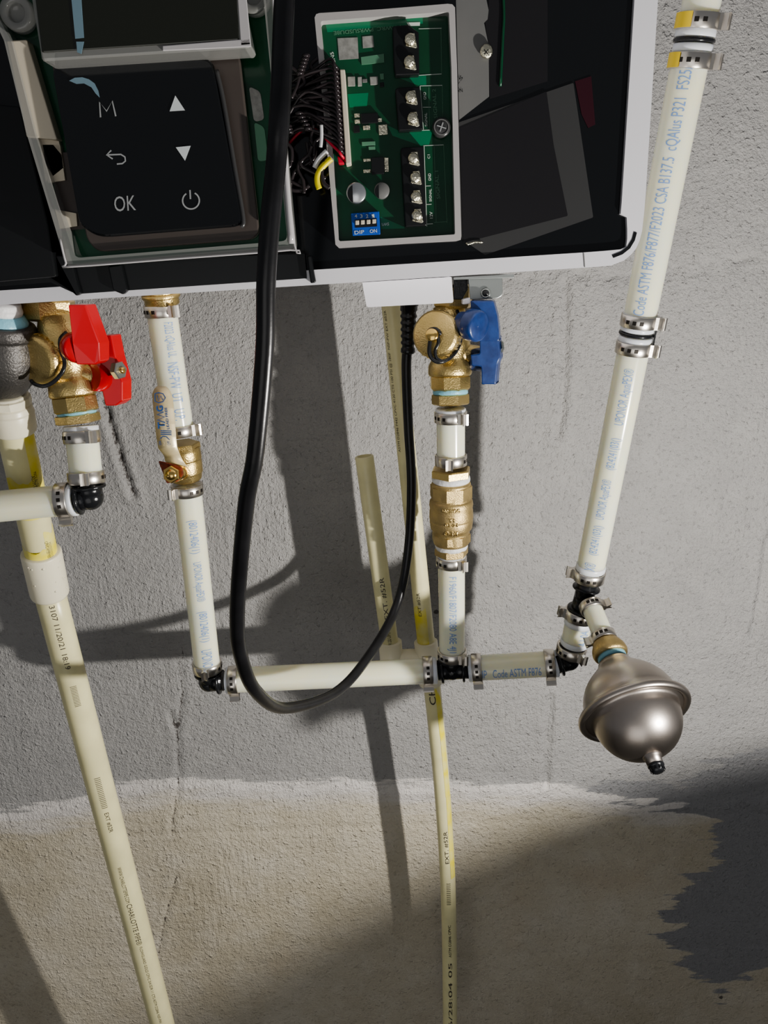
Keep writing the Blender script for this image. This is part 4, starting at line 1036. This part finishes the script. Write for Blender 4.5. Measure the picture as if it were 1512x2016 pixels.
bm=nb(); X,Y=C2(1245,945); c=P(X,Y,TF+.0085); lathe(bm,c+Vector((0,.0085,0)),c,edges([(0,0),(0,.0045),(.0075,.0050),(.0085,.0042),(.0085,0)],.0004),28,cap=False); o_=obj('clear_cover_screw',bm,'plasrefl',tb)
bm=nb(); stroke(bm,[(X-9,Y-3),(X+9,Y+3)],2.2,TF+.0087); stroke(bm,[(X+3,Y-9),(X-3,Y+9)],2.2,TF+.0087); obj('screw_cross',bm,'icondim',o_)
bm=nb(); ring_slab(bm,[(X+15*math.cos(k*math.pi/12),Y+16*math.sin(k*math.pi/12)) for k in range(24)],[(X+13*math.cos(k*math.pi/12),Y+14*math.sin(k*math.pi/12)) for k in range(24)],TF+.0088,.0004); obj('screw_ring',bm,'grayp',o_)
# ---- wiring harness on the board
HN=thing('wire_harness','bundle of thin twisted wires plugged into the green board by a cream connector','wires',P(650,300,TF+.01))
bm=nb(); slab(bm,[C2(*p) for p in [(487,515),(525,515),(572,1215),(533,1225)]],TF+.012,.012,.0005); obj('connector',bm,'cream',HN)
nW=20
for k in range(nW):
    t=k/(nW-1); x=485+t*42; y=520+t*660
    a=P(*C2(x+6,y+18),TF+.0085); b=P(*C2(x-30,y-28),TF+.013); c=P(*C2(x-75,y-80),TF+.012)
    s1=random.uniform(0,1)
    d_=P(*C2(250-20*s1+random.uniform(-25,25), 520+t*430+random.uniform(-40,60)),TF+.004+.006*random.random())
    e=P(*C2(90+random.uniform(-30,40),620+t*420+random.uniform(-90,90)),TF+.002+.004*random.random())
    m_= 'redwire' if k==nW-1 else 'wire'
    bm=nb(); tube(bm,[a,b,c,d_,e],.00078,7,7); obj('wire',bm,m_,HN)
bm=nb(); slab(bm,[C2(*p) for p in [(468,1160),(505,1168),(522,1218),(478,1222)]],TF+.010,.006,.0006); obj('red_plug_end',bm,'redwire',HN)
def hw(nm_m,pts,r=.0010,dd=.009):
    bm=nb(); tube(bm,[P(*C2(x,y),TF+dd) for x,y in pts],r,8,7); obj('wire',bm,nm_m,HN)
hw('yellowwire',[(425,1180),(385,1215),(345,1260),(322,1310),(322,1365),(335,1405)],.0016,.012)
hw('whitewire',[(392,1125),(350,1165),(322,1200),(300,1250)],.0014,.011)
hw('wire',[(410,1400),(372,1370),(355,1320),(352,1270),(385,1200)],.0012,.012)
hw('whitewire',[(350,930),(352,990),(350,1050),(345,1095)],.0009,.012)
for j in range(10):
    x0=random.uniform(110,330); y0=random.uniform(430,1200)
    hw('wire',[(x0,y0),(x0+random.uniform(-80,80),y0+60),(x0+random.uniform(-90,70),y0+140),(x0+random.uniform(-40,120),y0+240)],.0010,.006+.004*random.random())
hw('wire',[(270,1040),(300,1100),(290,1180),(230,1230),(150,1280),(120,1400),(200,1415),(260,1380)],.0012,.007)
for (x0,y0,n_,dx,dy) in ((235,415,6,-9,26),(185,845,5,16,28),(100,940,3,6,22)):   # spring-like braided ties
    for i in range(n_):
        bm=nb(); x_=x0+dx*i; y_=y0+dy*i; tube(bm,[P(*C2(x_-18,y_+4),TF+.012),P(*C2(x_,y_-3),TF+.0135),P(*C2(x_+22,y_),TF+.012)],.0010,7,5); obj('spiral_wrap',bm,'wire',HN)
# =================================================================== BRACKET
BR=thing('wall_bracket','small galvanised metal bracket with one hole under the heater corner','bracket',P(950,590,.13))
bm=nb(); slab(bm,rnd([(922,546,1),(989,543,1),(990,582,8),(978,588,6),(926,590,3)],3),.178,.0022,.0004); obj('plate',bm,'galv',BR)
bm=nb(); slab(bm,[(893,546),(1012,540),(1012,547),(893,551)],.182,.045,.0004); obj('top_flange',bm,'galv',BR)
bm=nb(); c=P(956,577,.1785); lathe(bm,c,c+Vector((0,-.001,0)),[(0,0),(0,.0034),(.0012,.0036),(.0016,.0030),(.0010,.0022),(.0004,0)],24,cap=False); obj('hole_rim',bm,'galv',BR)
bm=nb(); c=P(956,577,.1800); cyl(bm,c,c+Vector((0,-.0004,0)),.0021); obj('hole',bm,'panelm',BR)
bm=nb(); slab(bm,[(893,549),(921,548),(921,570),(910,590),(893,590)],.172,.02,.0006); obj('dark_side_plate',bm,'blackpl',BR)
bm=nb(); slab(bm,[(911,590),(926,586),(926,598),(911,600)],.180,.01,.0006); tag(obj('white_clip',bm,'white'),'tiny white plastic clip between the bracket and the blue handle','clip')
# =================================================================== CORD
CP=[(566,-60,.40),(560,0,.41),(552,198,.425),(544,317,.425),(532,436,.425),(524,555,.424),(521,692,.420),(503,890,.412),(486,983,.405),(472,1122,.392),(467,1221,.380),(473,1287,.368),(503,1360,.345),(562,1394,.290),(661,1363,.220),(727,1290,.168),(780,1195,.124),(803,1089,.110),(810,957,.113),(804,838,.115),(800,725,.122),(803,680,.125)]
cord=thing('power_cord','thick black rubber cord looping down below the heater','cord',P(562,1400,.325))
bm=nb(); tube(bm,[P(*p) for p in CP],.0040,20,8); obj('cable',bm,'rubber',cord)
SA_,SB_=P(805,600,.132),P(803,695,.127); sx=(SB_-SA_).normalized(); L_=(SB_-SA_).length
prf=[(-.006,0),(-.006,.0075),(.000,.0075),(.001,.0066)]
for k in range(6):
    t=.004+k*.0052; prf+= [(t,.0068-.0002*k),(t+.0012,.0058-.0002*k),(t+.0030,.0058-.0002*k),(t+.0042,.0066-.0002*k)]
prf+=[(L_-.001,.0058),(L_,.0050),(L_,0)]
bm=nb(); lathe(bm,SA_,SB_,prf,28,cap=False); obj('strain_relief',bm,'blackpl',cord)
# =================================================================== LIGHT
LP=Vector((.308,-.46,ZC-.26))
ld=bpy.data.lights.new('work_light','POINT'); ld.energy=43; ld.color=(1,.965,.915); ld.shadow_soft_size=.006
ld.use_nodes=True; nt=ld.node_tree; em=nt.nodes['Emission']; lf=nt.nodes.new('ShaderNodeLightFalloff'); lf.inputs['Strength'].default_value=1.0; lf.inputs['Smooth'].default_value=.6
nt.links.new(lf.outputs['Quadratic'],em.inputs['Strength'])
lo=bpy.data.objects.new('work_light',ld); COL.objects.link(lo); lo.location=LP
# added, unseen: dish shaped to block light below the lamp, pole and base invented
WL=thing('lamp_occluder','added unseen lamp dish on a leaning pole, shades the lower right wall','lamp',Vector((LP.x+.42,LP.y-.10,0)))
dn=Vector((.22,-.14,-.97)).normalized(); c=LP+dn*.041
bm=nb(); lathe(bm,c,c+dn*.03,edges([(-.004,.070),(-.006,.074),(0,.077),(.018,.068),(.026,.020),(.026,0)],.001)+[(.0,0),(0,.070),(-.004,.070)],48,cap=False); obj('occluder_dish',bm,'panelm',WL)
bm=nb(); tube(bm,[c+dn*.02,LP+Vector((.12,-.02,-.15)),Vector((LP.x+.42,LP.y-.10,.01))],.006,12,6); obj('added_pole',bm,'panelm',WL)
bm=nb(); cyl(bm,Vector((LP.x+.42,LP.y-.10,0)),Vector((LP.x+.42,LP.y-.10,.015)),.09,bev=.003); obj('added_base',bm,'panelm',WL)
# fill light added low behind the viewer to lift the shadows
ad=bpy.data.lights.new('added_fill','AREA'); ad.energy=4.6; ad.size=1.2; ad.color=(1,.98,.95)
ao=bpy.data.objects.new('added_fill',ad); COL.objects.link(ao); ao.location=(-.3,-2.0,ZC-.75)
ao.rotation_euler=(Vector((0,0,ZC-.3))-ao.location).to_track_quat('-Z','Y').to_euler()
wd=bpy.data.worlds.new('world'); SC.world=wd; wd.use_nodes=True; wd.node_tree.nodes['Background'].inputs[0].default_value=(.92,.94,1,1); wd.node_tree.nodes['Background'].inputs[1].default_value=.17
SC.view_settings.view_transform='AgX'; SC.view_settings.look='AgX - Medium High Contrast'
